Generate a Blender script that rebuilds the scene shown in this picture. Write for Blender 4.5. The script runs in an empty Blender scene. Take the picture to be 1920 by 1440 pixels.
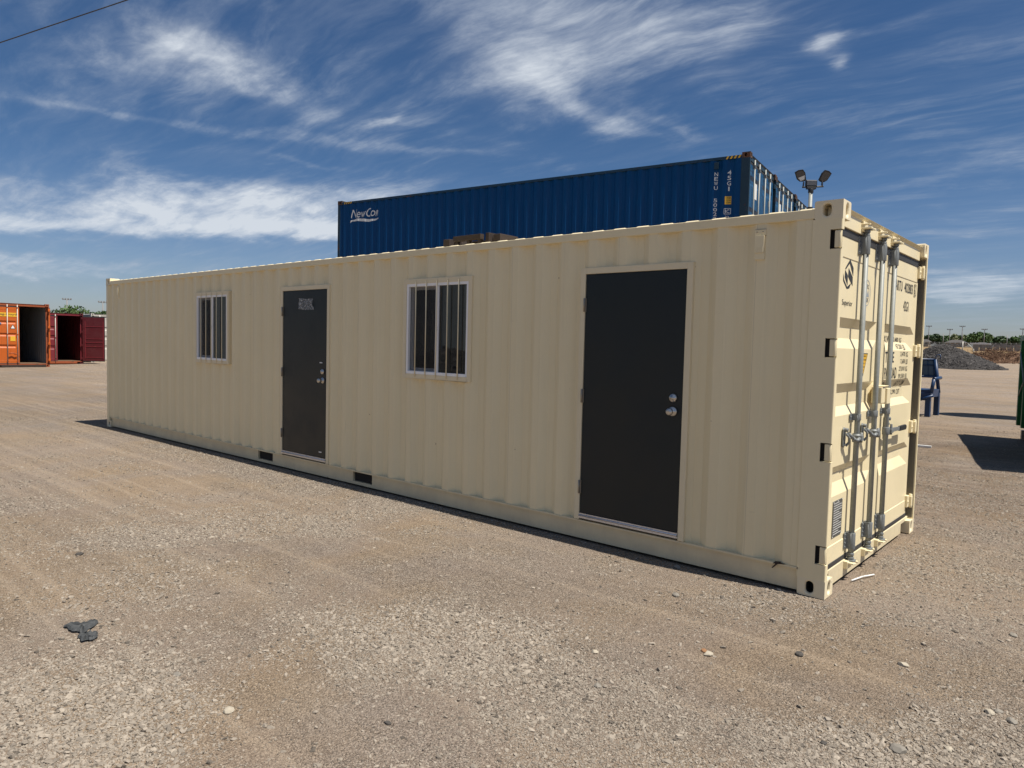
import bpy, bmesh, math, random
import numpy as np
from mathutils import Vector, Matrix, Euler
random.seed(7); RNG = np.random.default_rng(11)
PI = math.pi; SC = bpy.context.scene; COL = SC.collection

# ------------------------------------------------------------ camera
cam = bpy.data.cameras.new('camera'); cob = bpy.data.objects.new('camera', cam); COL.objects.link(cob)
cob.location = (1.44130361, -4.82738701, 1.61894604)
cob.rotation_euler = (1.51527207, -0.0240428056, 0.715549939)
cam.sensor_width = 36.0; cam.lens = 1341.4672 / 1920 * 36
cam.clip_start = 0.05; cam.clip_end = 5000
SC.camera = cob
# ------------------------------------------------------------ exposure
vs = SC.view_settings
vs.view_transform = 'Standard'; vs.look = 'None'; vs.exposure = 0.45; vs.gamma = 1.0; vs.use_curve_mapping = False
# ------------------------------------------------------------ sun
SUN = Vector((0.474, 0.055, 1.0)).normalized()
sun = bpy.data.lights.new('sun', 'SUN'); sun.energy = 5.0; sun.angle = math.radians(0.53); sun.color = (1.0, 0.93, 0.82)
sob = bpy.data.objects.new('sun', sun); COL.objects.link(sob)
sob.rotation_euler = SUN.to_track_quat('Z', 'Y').to_euler(); sob.location = (10, 5, 30)
SUN_EL = math.asin(SUN.z); SUN_AZ = math.atan2(SUN.x, SUN.y)
# ------------------------------------------------------------ world: sky and clouds
SKY_STRENGTH = 0.052
CLOUDS = [(-4.78,-0.33,10.55,2.36,-18.27,2.41,0.85),(-8.03,1.85,17.55,-3.22,-22.02,15.07,0.85),(-10.45,-5.1,24.27,28.12,-64.0,-41.07,0.75),(-11.31,-6.22,25.42,45.66,-86.48,-69.5,0.5),(-9.36,-3.75,23.61,7.0,-25.72,-6.27,0.6),(-12.26,6.78,21.82,-10.64,-34.25,34.93,0.55),(-5.48,-0.32,15.36,-3.49,-32.04,20.31,0.62),(-7.53,-3.88,21.25,15.51,-40.55,-28.11,0.46),(-11.94,-16.16,37.86,14.79,-9.63,-37.11,0.4),(-13.19,-3.57,35.1,9.7,-64.18,-5.42,0.5),(-3.66,-0.44,10.14,1.83,-148.99,33.9,0.6),(-5.31,-0.52,13.32,6.71,-136.86,19.54,0.4),(-5.01,-0.08,13.52,-2.52,-40.36,13.69,1.7),(-6.77,-0.27,19.36,-3.67,-63.28,18.46,1.5),(-6.47,0.05,16.66,-3.79,-66.32,19.78,1.4),(-15.24,2.43,37.33,-9.07,-47.69,31.57,0.6),(-34.28,18.0,58.24,-30.48,-97.63,94.46,0.8),(-52.02,31.81,85.81,-45.83,-105.14,122.35,0.8),(-27.7,1.4,51.64,8.31,-66.82,8.47,0.5),(-13.05,-1.75,33.68,10.06,-166.11,12.64,0.55),(-6.15,-0.95,11.31,9.75,-27.56,-10.0,0.3),(-7.6,1.83,13.03,-8.04,-61.94,27.17,0.33),(-10.25,1.76,17.34,-3.41,-40.88,12.31,0.38),(-13.27,0.08,22.82,4.5,-53.84,-3.67,0.95),(-22.98,1.19,38.5,2.32,-66.59,2.08,0.5),(-5.95,-0.07,17.14,-6.35,-91.52,24.64,0.8),(-33.3,10.48,79.18,-46.98,-148.91,160.11,0.7),(-6.81,-0.48,16.03,3.1,-48.66,4.75,0.22),(-6.72,-1.42,16.37,12.28,-73.99,-7.8,0.35)]

class NT:
    """small node-tree writer"""
    def __init__(s, nt): s.nt = nt
    def n(s, t, **kw):
        nd = s.nt.nodes.new(t)
        ins = kw.pop('ins', {})
        for k, v in kw.items(): setattr(nd, k, v)
        for k, v in ins.items():
            if hasattr(v, 'is_linked') or isinstance(v, bpy.types.NodeSocket): s.nt.links.new(v, nd.inputs[k])
            else: nd.inputs[k].default_value = v
        return nd
    def math(s, op, a, b=0.0, c=0.0, clamp=False):
        return s.n('ShaderNodeMath', operation=op, use_clamp=clamp, ins={0: a, 1: b, 2: c}).outputs[0]
    def mix(s, f, a, b, blend='MIX'):
        nd = s.n('ShaderNodeMix', data_type='RGBA', blend_type=blend, clamp_factor=True)
        for k, v in ((0, f), (6, a), (7, b)):
            if isinstance(v, bpy.types.NodeSocket): s.nt.links.new(v, nd.inputs[k])
            else: nd.inputs[k].default_value = (v if k == 0 else (*v, 1) if len(v) == 3 else v)
        return nd.outputs[2]
    def ramp(s, f, stops, interp='LINEAR'):
        nd = s.n('ShaderNodeValToRGB', ins={0: f}); cr = nd.color_ramp; cr.interpolation = interp
        while len(cr.elements) < len(stops): cr.elements.new(0.5)
        for e, (p, c) in zip(cr.elements, stops):
            e.position = p; e.color = (*c, 1) if isinstance(c, tuple) else (c, c, c, 1)
        return nd.outputs[0]
    def noise(s, vec, scale, detail=3.0, rough=0.5, dist=0.0, out=0):
        return s.n('ShaderNodeTexNoise', ins={'Vector': vec, 'Scale': scale, 'Detail': detail, 'Roughness': rough, 'Distortion': dist}).outputs[out]
    def smooth(s, v, a, b):
        return s.n('ShaderNodeMapRange', interpolation_type='SMOOTHSTEP', ins={0: v, 1: a, 2: b, 3: 0.0, 4: 1.0}).outputs[0]

def make_world():
    w = bpy.data.worlds.new('World'); SC.world = w; w.use_nodes = True
    nt = w.node_tree; nt.nodes.clear(); T = NT(nt)
    sky = T.n('ShaderNodeTexSky', sky_type='NISHITA', sun_disc=False, sun_elevation=SUN_EL, sun_rotation=SUN_AZ,
              altitude=150.0, air_density=1.0, dust_density=0.6, ozone_density=2.2)
    tc = T.n('ShaderNodeTexCoord'); d = tc.outputs['Generated']
    sp = T.n('ShaderNodeSeparateXYZ', ins={0: d})
    X, Y, Z = sp.outputs
    az = T.math('ARCTAN2', Y, X); el = T.math('ARCSINE', Z)
    ae1 = T.n('ShaderNodeCombineXYZ', ins={0: az, 1: el, 2: 1.0}).outputs[0]
    # direction laid on a high flat layer, for cloud fibres that shrink toward the horizon
    zz = T.math('ADD', T.math('MAXIMUM', Z, 0.0), 0.16)
    px = T.math('DIVIDE', X, zz); py = T.math('DIVIDE', Y, zz)
    pl = T.n('ShaderNodeCombineXYZ', ins={0: px, 1: py, 2: 0.0}).outputs[0]
    warp = T.n('ShaderNodeTexNoise', ins={'Vector': pl, 'Scale': 1.3, 'Detail': 4.0}).outputs['Color']
    plw = T.n('ShaderNodeVectorMath', operation='MULTIPLY_ADD', ins={0: warp, 1: (0.30, 0.30, 0.0), 2: pl}).outputs[0]
    m1 = T.n('ShaderNodeMapping', ins={0: plw, 2: (0, 0, math.radians(-38)), 3: (0.8, 3.6, 1.0)}).outputs[0]
    fibr = T.noise(m1, 3.4, 10.0, 0.62, 0.15)
    m1b = T.n('ShaderNodeMapping', ins={0: plw, 2: (0, 0, math.radians(-88)), 3: (0.8, 3.4, 1.0)}).outputs[0]
    fibl = T.noise(m1b, 3.2, 10.0, 0.62, 0.15)
    side = T.smooth(az, 2.05, 2.45)
    fib = T.math('ADD', T.math('MULTIPLY', fibl, side), T.math('MULTIPLY', fibr, T.math('SUBTRACT', 1.0, side)))
    m2 = T.n('ShaderNodeMapping', ins={0: plw, 2: (0, 0, math.radians(-20)), 3: (1.0, 1.9, 1.0)}).outputs[0]
    big = T.noise(m2, 3.0, 12.0, 0.64, 0.25)
    awarp = T.n('ShaderNodeTexNoise', ins={'Vector': pl, 'Scale': 1.7, 'Detail': 6.0, 'Roughness': 0.6}).outputs['Color']
    off = T.n('ShaderNodeVectorMath', operation='MULTIPLY_ADD', ins={0: awarp, 1: (0.20, 0.07, 0.0), 2: (-0.10, -0.035, 0.0)}).outputs[0]
    aew = T.n('ShaderNodeVectorMath', operation='ADD', ins={0: ae1, 1: off}).outputs[0]
    tot = None
    for a11, a12, c1, a21, a22, c2, st in CLOUDS:
        p1 = T.n('ShaderNodeVectorMath', operation='DOT_PRODUCT', ins={0: aew, 1: (a11, a12, c1)}).outputs['Value']
        p2 = T.n('ShaderNodeVectorMath', operation='DOT_PRODUCT', ins={0: aew, 1: (a21, a22, c2)}).outputs['Value']
        r2 = T.math('MULTIPLY_ADD', p1, p1, T.math('MULTIPLY', p2, p2))
        g = T.math('MULTIPLY', T.math('POWER', 2.718, T.math('MULTIPLY', r2, -1.0)), st)
        tot = g if tot is None else T.math('ADD', tot, g)
    # broken cloud added over the sky out of view, to lift the neutral fill light
    cover = T.smooth(T.noise(pl, 0.55, 4.0, 0.5), 0.42, 0.62)
    outside = T.math('SUBTRACT', 1.0, T.math('MULTIPLY', T.smooth(az, 1.35, 1.65), T.math('SUBTRACT', 1.0, T.smooth(az, 2.95, 3.12))))
    outside = T.math('MAXIMUM', outside, T.smooth(el, 0.42, 0.6))
    tot = T.math('ADD', tot, T.math('MULTIPLY', T.math('MULTIPLY', cover, outside), 0.75))
    mixn = T.math('ADD', T.math('MULTIPLY', big, 0.70), T.math('MULTIPLY', fib, 0.30))
    drive = T.math('MULTIPLY_ADD', T.math('SUBTRACT', mixn, 0.5), 3.5, T.math('MULTIPLY', tot, 0.78))
    den = T.math('MULTIPLY', T.smooth(drive, 0.02, 1.75), 0.80)
    soft = T.math('MULTIPLY', T.smooth(tot, 0.05, 1.9), 0.30)
    veil = T.math('MULTIPLY', T.smooth(fib, 0.32, 0.78), 0.26)
    wide = T.math('MULTIPLY', T.smooth(T.noise(pl, 0.8, 3.0), 0.35, 0.65), 0.75)
    veil = T.math('MULTIPLY', veil, T.math('ADD', wide, 0.25))
    den = T.math('ADD', T.math('ADD', den, veil), soft)
    tex = T.n('ShaderNodeMapRange', ins={0: mixn, 1: 0.38, 2: 0.64, 3: 0.66, 4: 1.04}).outputs[0]
    den = T.math('MULTIPLY', den, tex)
    den = T.math('MINIMUM', T.math('MAXIMUM', den, 0.0), 0.93)
    # deepen the blue a little, as a phone camera renders it
    deep = T.n('ShaderNodeGamma', ins={0: sky.outputs[0], 1: 1.0}).outputs[0]
    elf = T.smooth(el, -0.02, 0.30)
    tint = T.mix(elf, (0.93, 0.97, 1.18), (0.48, 0.71, 0.95))
    blue = T.mix(1.0, deep, tint, 'MULTIPLY')
    cl = T.mix(T.smooth(tot, 0.2, 1.2), (5.6, 6.5, 8.0), (9.6, 10.3, 11.2))
    c = T.mix(den, blue, cl)
    bg = T.n('ShaderNodeBackground', ins={0: c, 1: SKY_STRENGTH})
    o = T.n('ShaderNodeOutputWorld', ins={0: bg.outputs[0]})
make_world()

# ------------------------------------------------------------ materials
MATS = {}
def base_mat(name):
    m = bpy.data.materials.new(name); m.use_nodes = True; nt = m.node_tree; nt.nodes.clear()
    T = NT(nt); b = T.n('ShaderNodeBsdfPrincipled'); T.n('ShaderNodeOutputMaterial', ins={0: b.outputs[0]})
    MATS[name] = m
    return m, T, b
def setb(T, b, **kw):
    for k, v in kw.items():
        k = k.replace('_', ' ')
        if isinstance(v, bpy.types.NodeSocket): T.nt.links.new(v, b.inputs[k])
        else: b.inputs[k].default_value = (*v, 1) if (isinstance(v, tuple) and len(v) == 3) else v
def bump(T, h, strength=0.3, dist=0.01, normal=None):
    ins = {'Height': h, 'Strength': strength, 'Distance': dist}
    if normal is not None: ins['Normal'] = normal
    return T.n('ShaderNodeBump', ins=ins).outputs[0]
def flat(name, col, rough=0.6, metal=0.0, var=0.12, scale=30.0, spec=0.5, bmp=0.0):
    m, T, b = base_mat(name)
    co = T.n('ShaderNodeTexCoord').outputs['Object']
    n = T.noise(co, scale, 4.0, 0.6)
    c = T.mix(n, tuple(x * (1 - var) for x in col), tuple(min(1, x * (1 + var)) for x in col))
    setb(T, b, Base_Color=c, Roughness=rough, Metallic=metal, Specular_IOR_Level=spec)
    if bmp: setb(T, b, Normal=bump(T, n, bmp, 0.004))
    return m
def paint(name, col, rough=0.45, rust=0.0, rustscale=3.0, dust=0.0, dustcol=(0.33, 0.27, 0.2), wave=0.15, streak=0.0, spec=0.5, seam=0.0):
    """sprayed steel: slight tone drift, buckled sheet, rust chips and a dusty foot"""
    m, T, b = base_mat(name)
    tc = T.n('ShaderNodeTexCoord'); co = tc.outputs['Object']
    n1 = T.noise(co, 1.1, 5.0, 0.55); n2 = T.noise(co, 55.0, 3.0, 0.6)
    c = T.mix(n1, tuple(x * 0.93 for x in col), tuple(min(1, x * 1.06) for x in col))
    c = T.mix(T.math('MULTIPLY', n2, 0.10), c, tuple(x * 0.7 for x in col))
    if streak:
        ms = T.n('ShaderNodeMapping', ins={0: co, 3: (16.0, 16.0, 0.55)}).outputs[0]
        st = T.smooth(T.noise(ms, 1.0, 5.0, 0.65), 0.50, 0.8)
        c = T.mix(T.math('MULTIPLY', st, streak), c, tuple(x * 0.62 for x in col))
    if dust:
        z = T.n('ShaderNodeSeparateXYZ', ins={0: co}).outputs[2]
        f = T.math('SUBTRACT', 1.0, T.smooth(z, 0.0, 0.5))
        f = T.math('MULTIPLY', T.math('MULTIPLY', f, T.smooth(T.noise(co, 3.5, 6.0, 0.7), 0.28, 0.75)), dust)
        c = T.mix(f, c, dustcol)
    sm = T.smooth(T.noise(co, 2.7, 6.0, 0.65), 0.35, 0.7)
    ro = T.math('MULTIPLY_ADD', sm, 0.16, rough - 0.06)
    if seam:
        xm = T.math('ABSOLUTE', T.math('SUBTRACT', T.math('FRACT', T.math('DIVIDE', T.n('ShaderNodeSeparateXYZ', ins={0: co}).outputs[0], seam)), 0.5))
        c = T.mix(T.math('MULTIPLY', T.math('LESS_THAN', xm, 0.0022), 0.35), c, tuple(x * 0.45 for x in col))
        sp_ = T.smooth(T.noise(co, 14.0, 3.0, 0.5), 0.765, 0.79)
        c = T.mix(T.math('MULTIPLY', sp_, 0.8), c, (0.16, 0.075, 0.035))
        scr = T.smooth(T.noise(T.n('ShaderNodeMapping', ins={0: co, 2: (0, 0.5, 0), 3: (2.0, 30.0, 9.0)}).outputs[0], 2.0, 6.0, 0.7), 0.68, 0.72)
        c = T.mix(T.math('MULTIPLY', scr, 0.22), c, tuple(x * 0.6 for x in col))
    if rust:
        r = T.noise(co, rustscale, 9.0, 0.72, 0.4)
        f = T.smooth(r, 0.66 - rust * 0.22, 0.72 - rust * 0.14)
        rc = T.mix(T.noise(co, rustscale * 9, 4.0), (0.055, 0.022, 0.012), (0.20, 0.075, 0.03))
        c = T.mix(f, c, rc); ro = T.math('MULTIPLY_ADD', f, 0.85 - rough, ro)
    wv = T.noise(co, 2.3, 2.0, 0.4)
    nn = bump(T, wv, wave, 0.03)
    nn = bump(T, n2, 0.05, 0.002, nn)
    setb(T, b, Base_Color=c, Roughness=ro, Normal=nn, Specular_IOR_Level=spec)
    return m
CREAM = (0.80, 0.695, 0.455)
M_cream = paint('cream_paint', CREAM, 0.42, rust=0.0, wave=0.16, streak=0.10)
M_creamwall = paint('cream_wall_paint', CREAM, 0.42, rust=0.0, wave=0.35, streak=0.16, seam=1.112)
M_rail = paint('cream_rail_paint', (0.74, 0.645, 0.43), 0.5, rust=0.06, rustscale=1.7, dust=0.30, wave=0.10, streak=0.2)
M_cast = paint('casting_paint', (0.77, 0.675, 0.47), 0.55, rust=0.10, rustscale=6.0, wave=0.25)
M_trim = paint('cream_trim_paint', (0.76, 0.66, 0.45), 0.5, rust=0.0, wave=0.05)
M_galv = flat('galvanised_steel', (0.235, 0.25, 0.24), 0.55, 0.15, 0.22, 40)
M_galvd = flat('dull_zinc', (0.185, 0.20, 0.205), 0.55, 0.2, 0.3, 40)
M_rubber = flat('black_rubber', (0.035, 0.035, 0.037), 0.62, 0, 0.2)
M_grip = flat('rubber_grip', (0.02, 0.022, 0.024), 0.5)
M_dark = flat('cavity_shade', (0.015, 0.014, 0.013), 0.9)  # painted shade for casting holes, fork pockets and hinge slots
M_door = paint('charcoal_door_paint', (0.0065, 0.0125, 0.016), 0.36, wave=0.12, spec=0.4)
M_alu = flat('aluminium', (0.62, 0.62, 0.64), 0.35, 0.75, 0.08)
M_nickel = flat('satin_nickel', (0.52, 0.50, 0.47), 0.28, 0.9, 0.05)
M_vinyl = flat('white_vinyl', (0.88, 0.88, 0.88), 0.35, 0, 0.03)
M_hinge = flat('hinge_steel', (0.34, 0.30, 0.24), 0.45, 0.6)
M_ink = flat('black_lettering', (0.022, 0.024, 0.027), 0.55, 0, 0.3, 90)
M_inkgrey = flat('grey_lettering', (0.30, 0.34, 0.38), 0.5)
M_white = flat('white_print', (0.74, 0.75, 0.74), 0.5, 0, 0.08)
M_yellow = flat('yellow_print', (0.72, 0.42, 0.03), 0.5, 0, 0.1)
M_plate = flat('metal_data_plate', (0.16, 0.165, 0.165), 0.4, 0.6, 0.35, 60)
M_wood = flat('plywood', (0.14, 0.085, 0.05), 0.8, 0, 0.3, 6)
M_inner = flat('pale_wall_panel', (0.20, 0.20, 0.19), 0.7)
M_blue = paint('blue_paint', (0.0, 0.050, 0.165), 0.36, rust=0.0, wave=0.2, streak=0.30, spec=0.2)
M_bluerail = paint('blue_rail_paint', (0.003, 0.033, 0.072), 0.5, rust=0.30, rustscale=2.6, wave=0.15, streak=0.3)
M_bluepost = paint('blue_post_paint', (0.004, 0.03, 0.055), 0.55, rust=0.28, rustscale=2.0, wave=0.15, streak=0.6)
M_bluedoor = paint('blue_door_paint', (0.008, 0.075, 0.18), 0.45, rust=0.15, rustscale=2.2, wave=0.2, streak=0.4)
M_rustcast = paint('rusty_casting', (0.05, 0.04, 0.035), 0.7, rust=0.9, rustscale=5.0)
M_rust = paint('rusty_steel', (0.032, 0.021, 0.016), 0.8, rust=0.35, rustscale=9.0)
M_orange = paint('orange_paint', (0.50, 0.105, 0.010), 0.5, rust=0.12, rustscale=1.6, wave=0.2, streak=0.35)
M_orust = paint('orange_rusty_frame', (0.30, 0.07, 0.02), 0.65, rust=0.6, rustscale=2.5, streak=0.6)
M_maroon = paint('maroon_paint', (0.17, 0.016, 0.024), 0.5, rust=0.12, rustscale=2.0, streak=0.3)
M_maroond = paint('dark_maroon_and_shade', (0.085, 0.008, 0.012), 0.5, rust=0.05, rustscale=2.0, streak=0.2)
M_greyin = paint('grey_inside_paint', (0.20, 0.21, 0.22), 0.6, rust=0.25, rustscale=2.0)
M_offwhite = paint('off_white_paint', (0.50, 0.48, 0.43), 0.5, rust=0.12, rustscale=2.0, streak=0.3)
M_green = paint('green_paint', (0.008, 0.12, 0.032), 0.42, rust=0.06, rustscale=4.0, streak=0.3)
M_benchblue = paint('bench_blue_paint', (0.008, 0.034, 0.098), 0.4, rust=0.05)
M_lamp = flat('black_plastic', (0.02, 0.02, 0.022), 0.4)
M_solar = flat('lamp_panel', (0.09, 0.09, 0.095), 0.25, 0.2)
M_wire = flat('cable_sheath', (0.035, 0.035, 0.038), 0.6)
M_timber = flat('weathered_timber', (0.16, 0.12, 0.085), 0.85, 0, 0.25, 5)
M_lightpole = flat('grey_mast', (0.20, 0.20, 0.20), 0.6)
M_roof = flat('shingle_grey', (0.075, 0.07, 0.068), 0.85, 0, 0.2, 2)
M_stucco = flat('pale_stucco', (0.42, 0.36, 0.28), 0.85, 0, 0.12, 2)
M_shed = flat('grey_cladding', (0.24, 0.28, 0.295), 0.6, 0, 0.1, 2)
M_fence = flat('chain_link_grey', (0.13, 0.13, 0.13), 0.7)
M_fencepanel = flat('grey_fence_board', (0.24, 0.23, 0.22), 0.8, 0, 0.3, 3)
M_redpanel = flat('faded_red_board', (0.17, 0.085, 0.07), 0.8, 0, 0.3, 3)
M_leaf = flat('green_leaves', (0.060, 0.115, 0.026), 0.65, 0, 0.5, 0.8)
M_leafd = flat('dark_green_leaves', (0.032, 0.070, 0.022), 0.65, 0, 0.5, 0.8)
M_leafo = flat('olive_leaves', (0.12, 0.135, 0.06), 0.7, 0, 0.4, 0.8)
M_bark = flat('bark', (0.08, 0.06, 0.045), 0.9)
M_twig = flat('dead_brushwood', (0.15, 0.085, 0.05), 0.9, 0, 0.5, 1.5)
M_rag = flat('black_rag', (0.045, 0.049, 0.052), 0.75, 0, 0.35, 60, bmp=0.8)

def glass_mat():
    m, T, b = base_mat('window_glass')
    setb(T, b, Base_Color=(0.012, 0.014, 0.015), Roughness=0.02, Specular_IOR_Level=1.0, IOR=1.6, Alpha=0.88)
    return m
M_glass = glass_mat()
def screen_mat():
    m, T, b = base_mat('insect_screen')
    setb(T, b, Base_Color=(0.012, 0.012, 0.013), Roughness=0.6, Alpha=0.35)
    return m
M_screen = screen_mat()
def film_mat():
    m, T, b = base_mat('clear_plastic_film')
    co = T.n('ShaderNodeTexCoord').outputs['Object']
    w = T.noise(co, 26.0, 5.0, 0.6, 1.5)
    setb(T, b, Base_Color=(0.55, 0.57, 0.58), Roughness=0.2, Alpha=T.math('MULTIPLY_ADD', T.smooth(w, 0.42, 0.7), 0.5, 0.22), Normal=bump(T, w, 1.0, 0.02))
    return m
M_film = film_mat()

def rock_mat(name, dark, light, attr=True):
    m, T, b = base_mat(name)
    co = T.n('ShaderNodeTexCoord').outputs['Object']
    if attr:
        a = T.n('ShaderNodeAttribute', attribute_type='INSTANCER', attribute_name='tone').outputs['Fac']
        c = T.ramp(a, [(0.0, dark), (0.25, tuple(x * 0.55 + y * 0.45 for x, y in zip(dark, light))), (0.7, tuple(x * 0.22 + y * 0.78 for x, y in zip(dark, light))), (1.0, light)])
    else:
        c = T.mix(T.noise(co, 3.0, 4.0), dark, light)
    c = T.mix(T.math('MULTIPLY', T.noise(co, 4.0, 3.0), 0.5), c, tuple(x * 0.5 for x in light))
    setb(T, b, Base_Color=c, Roughness=0.9, Specular_IOR_Level=0.25)
    return m
M_gravel = rock_mat('crushed_stone', (0.065, 0.055, 0.046), (0.385, 0.335, 0.275))
M_stone_pale = rock_mat('pale_stone', (0.33, 0.29, 0.23), (0.50, 0.45, 0.36), False)
M_stone_dark = rock_mat('dark_stone', (0.05, 0.047, 0.044), (0.11, 0.10, 0.09), False)
M_stone_red = rock_mat('reddish_stone', (0.24, 0.12, 0.06), (0.34, 0.19, 0.10), False)
M_stone_grey = rock_mat('grey_stone', (0.18, 0.165, 0.145), (0.30, 0.275, 0.235), False)
M_pile = rock_mat('dark_aggregate', (0.022, 0.021, 0.021), (0.13, 0.122, 0.118))
M_pileb = rock_mat('dark_aggregate_bed', (0.018, 0.017, 0.017), (0.05, 0.047, 0.046), False)

def ground_mat():
    m, T, b = base_mat('gravel_yard')
    tc = T.n('ShaderNodeTexCoord'); co = tc.outputs['Object']
    sep = T.n('ShaderNodeSeparateXYZ', ins={0: co})
    # tyre-dragged bands running along the yard
    mb = T.n('ShaderNodeMapping', ins={0: co, 2: (0, 0, math.radians(-14)), 3: (0.30, 1.0, 1.0)}).outputs[0]
    patch = T.noise(mb, 0.55, 5.0, 0.55, 0.6)
    patch2 = T.noise(co, 1.6, 5.0, 0.6, 0.4)
    gr = T.smooth(T.math('ADD', T.math('MULTIPLY', patch, 0.65), T.math('MULTIPLY', patch2, 0.35)), 0.42, 0.60)
    dust = T.mix(T.noise(co, 0.8, 4.0), (0.335, 0.268, 0.190), (0.305, 0.252, 0.196))
    dirt = T.mix(T.noise(co, 0.35, 4.0, 0.6), (0.262, 0.213, 0.166), (0.315, 0.264, 0.212))
    soil = T.mix(T.smooth(patch2, 0.45, 0.66), dirt, dust)
    v1 = T.n('ShaderNodeTexVoronoi', ins={'Vector': co, 'Scale': 78.0, 'Randomness': 1.0})
    v2 = T.n('ShaderNodeTexVoronoi', ins={'Vector': co, 'Scale': 190.0, 'Randomness': 1.0})
    r1 = T.n('ShaderNodeSeparateColor', ins={0: v1.outputs['Color']}).outputs[0]
    r2 = T.n('ShaderNodeSeparateColor', ins={0: v2.outputs['Color']}).outputs[0]
    s1 = T.ramp(r1, [(0.0, (0.06, 0.052, 0.045)), (0.25, (0.17, 0.15, 0.128)), (0.7, (0.30, 0.265, 0.225)), (1.0, (0.50, 0.45, 0.385))])
    s2 = T.ramp(r2, [(0.0, (0.075, 0.064, 0.055)), (0.35, (0.20, 0.17, 0.140)), (0.75, (0.30, 0.258, 0.213)), (1.0, (0.50, 0.445, 0.375))])
    stone = T.mix(T.math('MULTIPLY', r2, 0.35), s1, s2)
    f1 = T.math('MULTIPLY', gr, 0.85)
    c = T.mix(T.math('MULTIPLY_ADD', gr, 0.30, 0.52), soil, s2)
    pale = T.smooth(T.noise(co, 0.9, 5.0, 0.62, 0.5), 0.52, 0.70)
    c = T.mix(T.math('MULTIPLY', pale, 0.30), c, T.mix(r1, (0.22, 0.193, 0.165), (0.43, 0.39, 0.34)))
    c = T.mix(T.math('MULTIPLY', f1, T.smooth(r1, 0.25, 0.45)), c, stone)
    mac = T.noise(mb, 0.22, 3.0, 0.5)
    c = T.mix(T.smooth(mac, 0.35, 0.7), c, T.mix(1.0, c, (0.86, 0.85, 0.84), 'MULTIPLY'))
    # damp brown stretch past the far end of the office container
    br = T.n('ShaderNodeVectorMath', operation='DISTANCE', ins={0: co, 1: (1.2, 8.6, 0.0)}).outputs['Value']
    bf = T.math('MULTIPLY', T.math('SUBTRACT', 1.0, T.smooth(br, 2.5, 9.5)), T.smooth(T.noise(co, 0.7, 5.0, 0.65), 0.30, 0.62))
    c = T.mix(T.math('MULTIPLY', bf, 0.55), c, (0.135, 0.098, 0.068))
    # dry field on the rise beyond the yard
    fld = T.smooth(T.math('ADD', sep.outputs[1], T.math('MULTIPLY', T.noise(co, 0.1, 3.0), 6.0)), 128.0, 133.0)
    c = T.mix(fld, c, T.mix(T.noise(co, 0.25, 4.0), (0.21, 0.155, 0.085), (0.28, 0.21, 0.12)))
    hue = T.noise(co, 0.75, 4.0, 0.6, 0.3)
    c = T.mix(1.0, c, T.mix(T.smooth(hue, 0.35, 0.65), (0.97, 1.0, 1.06), (1.03, 1.0, 0.93)), 'MULTIPLY')
    fl_ = T.smooth(T.noise(co, 46.0, 4.0, 0.7), 0.60, 0.72)
    c = T.mix(T.math('MULTIPLY', fl_, 0.50), c, (0.085, 0.07, 0.058))
    trk = T.noise(T.n('ShaderNodeMapping', ins={0: co, 2: (0, 0, math.radians(-17)), 3: (0.16, 7.0, 1.0)}).outputs[0], 1.0, 5.0, 0.55, 0.2)
    c = T.mix(T.math('MULTIPLY', T.smooth(trk, 0.52, 0.66), 0.30), c, (0.40, 0.345, 0.275))
    c = T.mix(T.math('MULTIPLY', T.smooth(trk, 0.50, 0.36), 0.16), c, (0.15, 0.122, 0.098))
    c = T.mix(1.0, c, (0.955, 0.895, 0.845), 'MULTIPLY')
    h1 = T.math('SUBTRACT', 1.0, T.math('MULTIPLY', v1.outputs['Distance'], 1.0))
    h2 = T.math('SUBTRACT', 1.0, T.math('MULTIPLY', v2.outputs['Distance'], 1.0))
    nn = bump(T, T.noise(co, 7.0, 8.0, 0.7), 0.7, 0.04)
    nn = bump(T, T.math('MULTIPLY', h1, T.math('MULTIPLY_ADD', gr, 0.6, 0.4)), 1.0, 0.014, nn)
    nn = bump(T, h2, 0.9, 0.004, nn)
    setb(T, b, Base_Color=c, Roughness=0.95, Normal=nn, Specular_IOR_Level=0.15)
    return m
M_ground = ground_mat()

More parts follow.
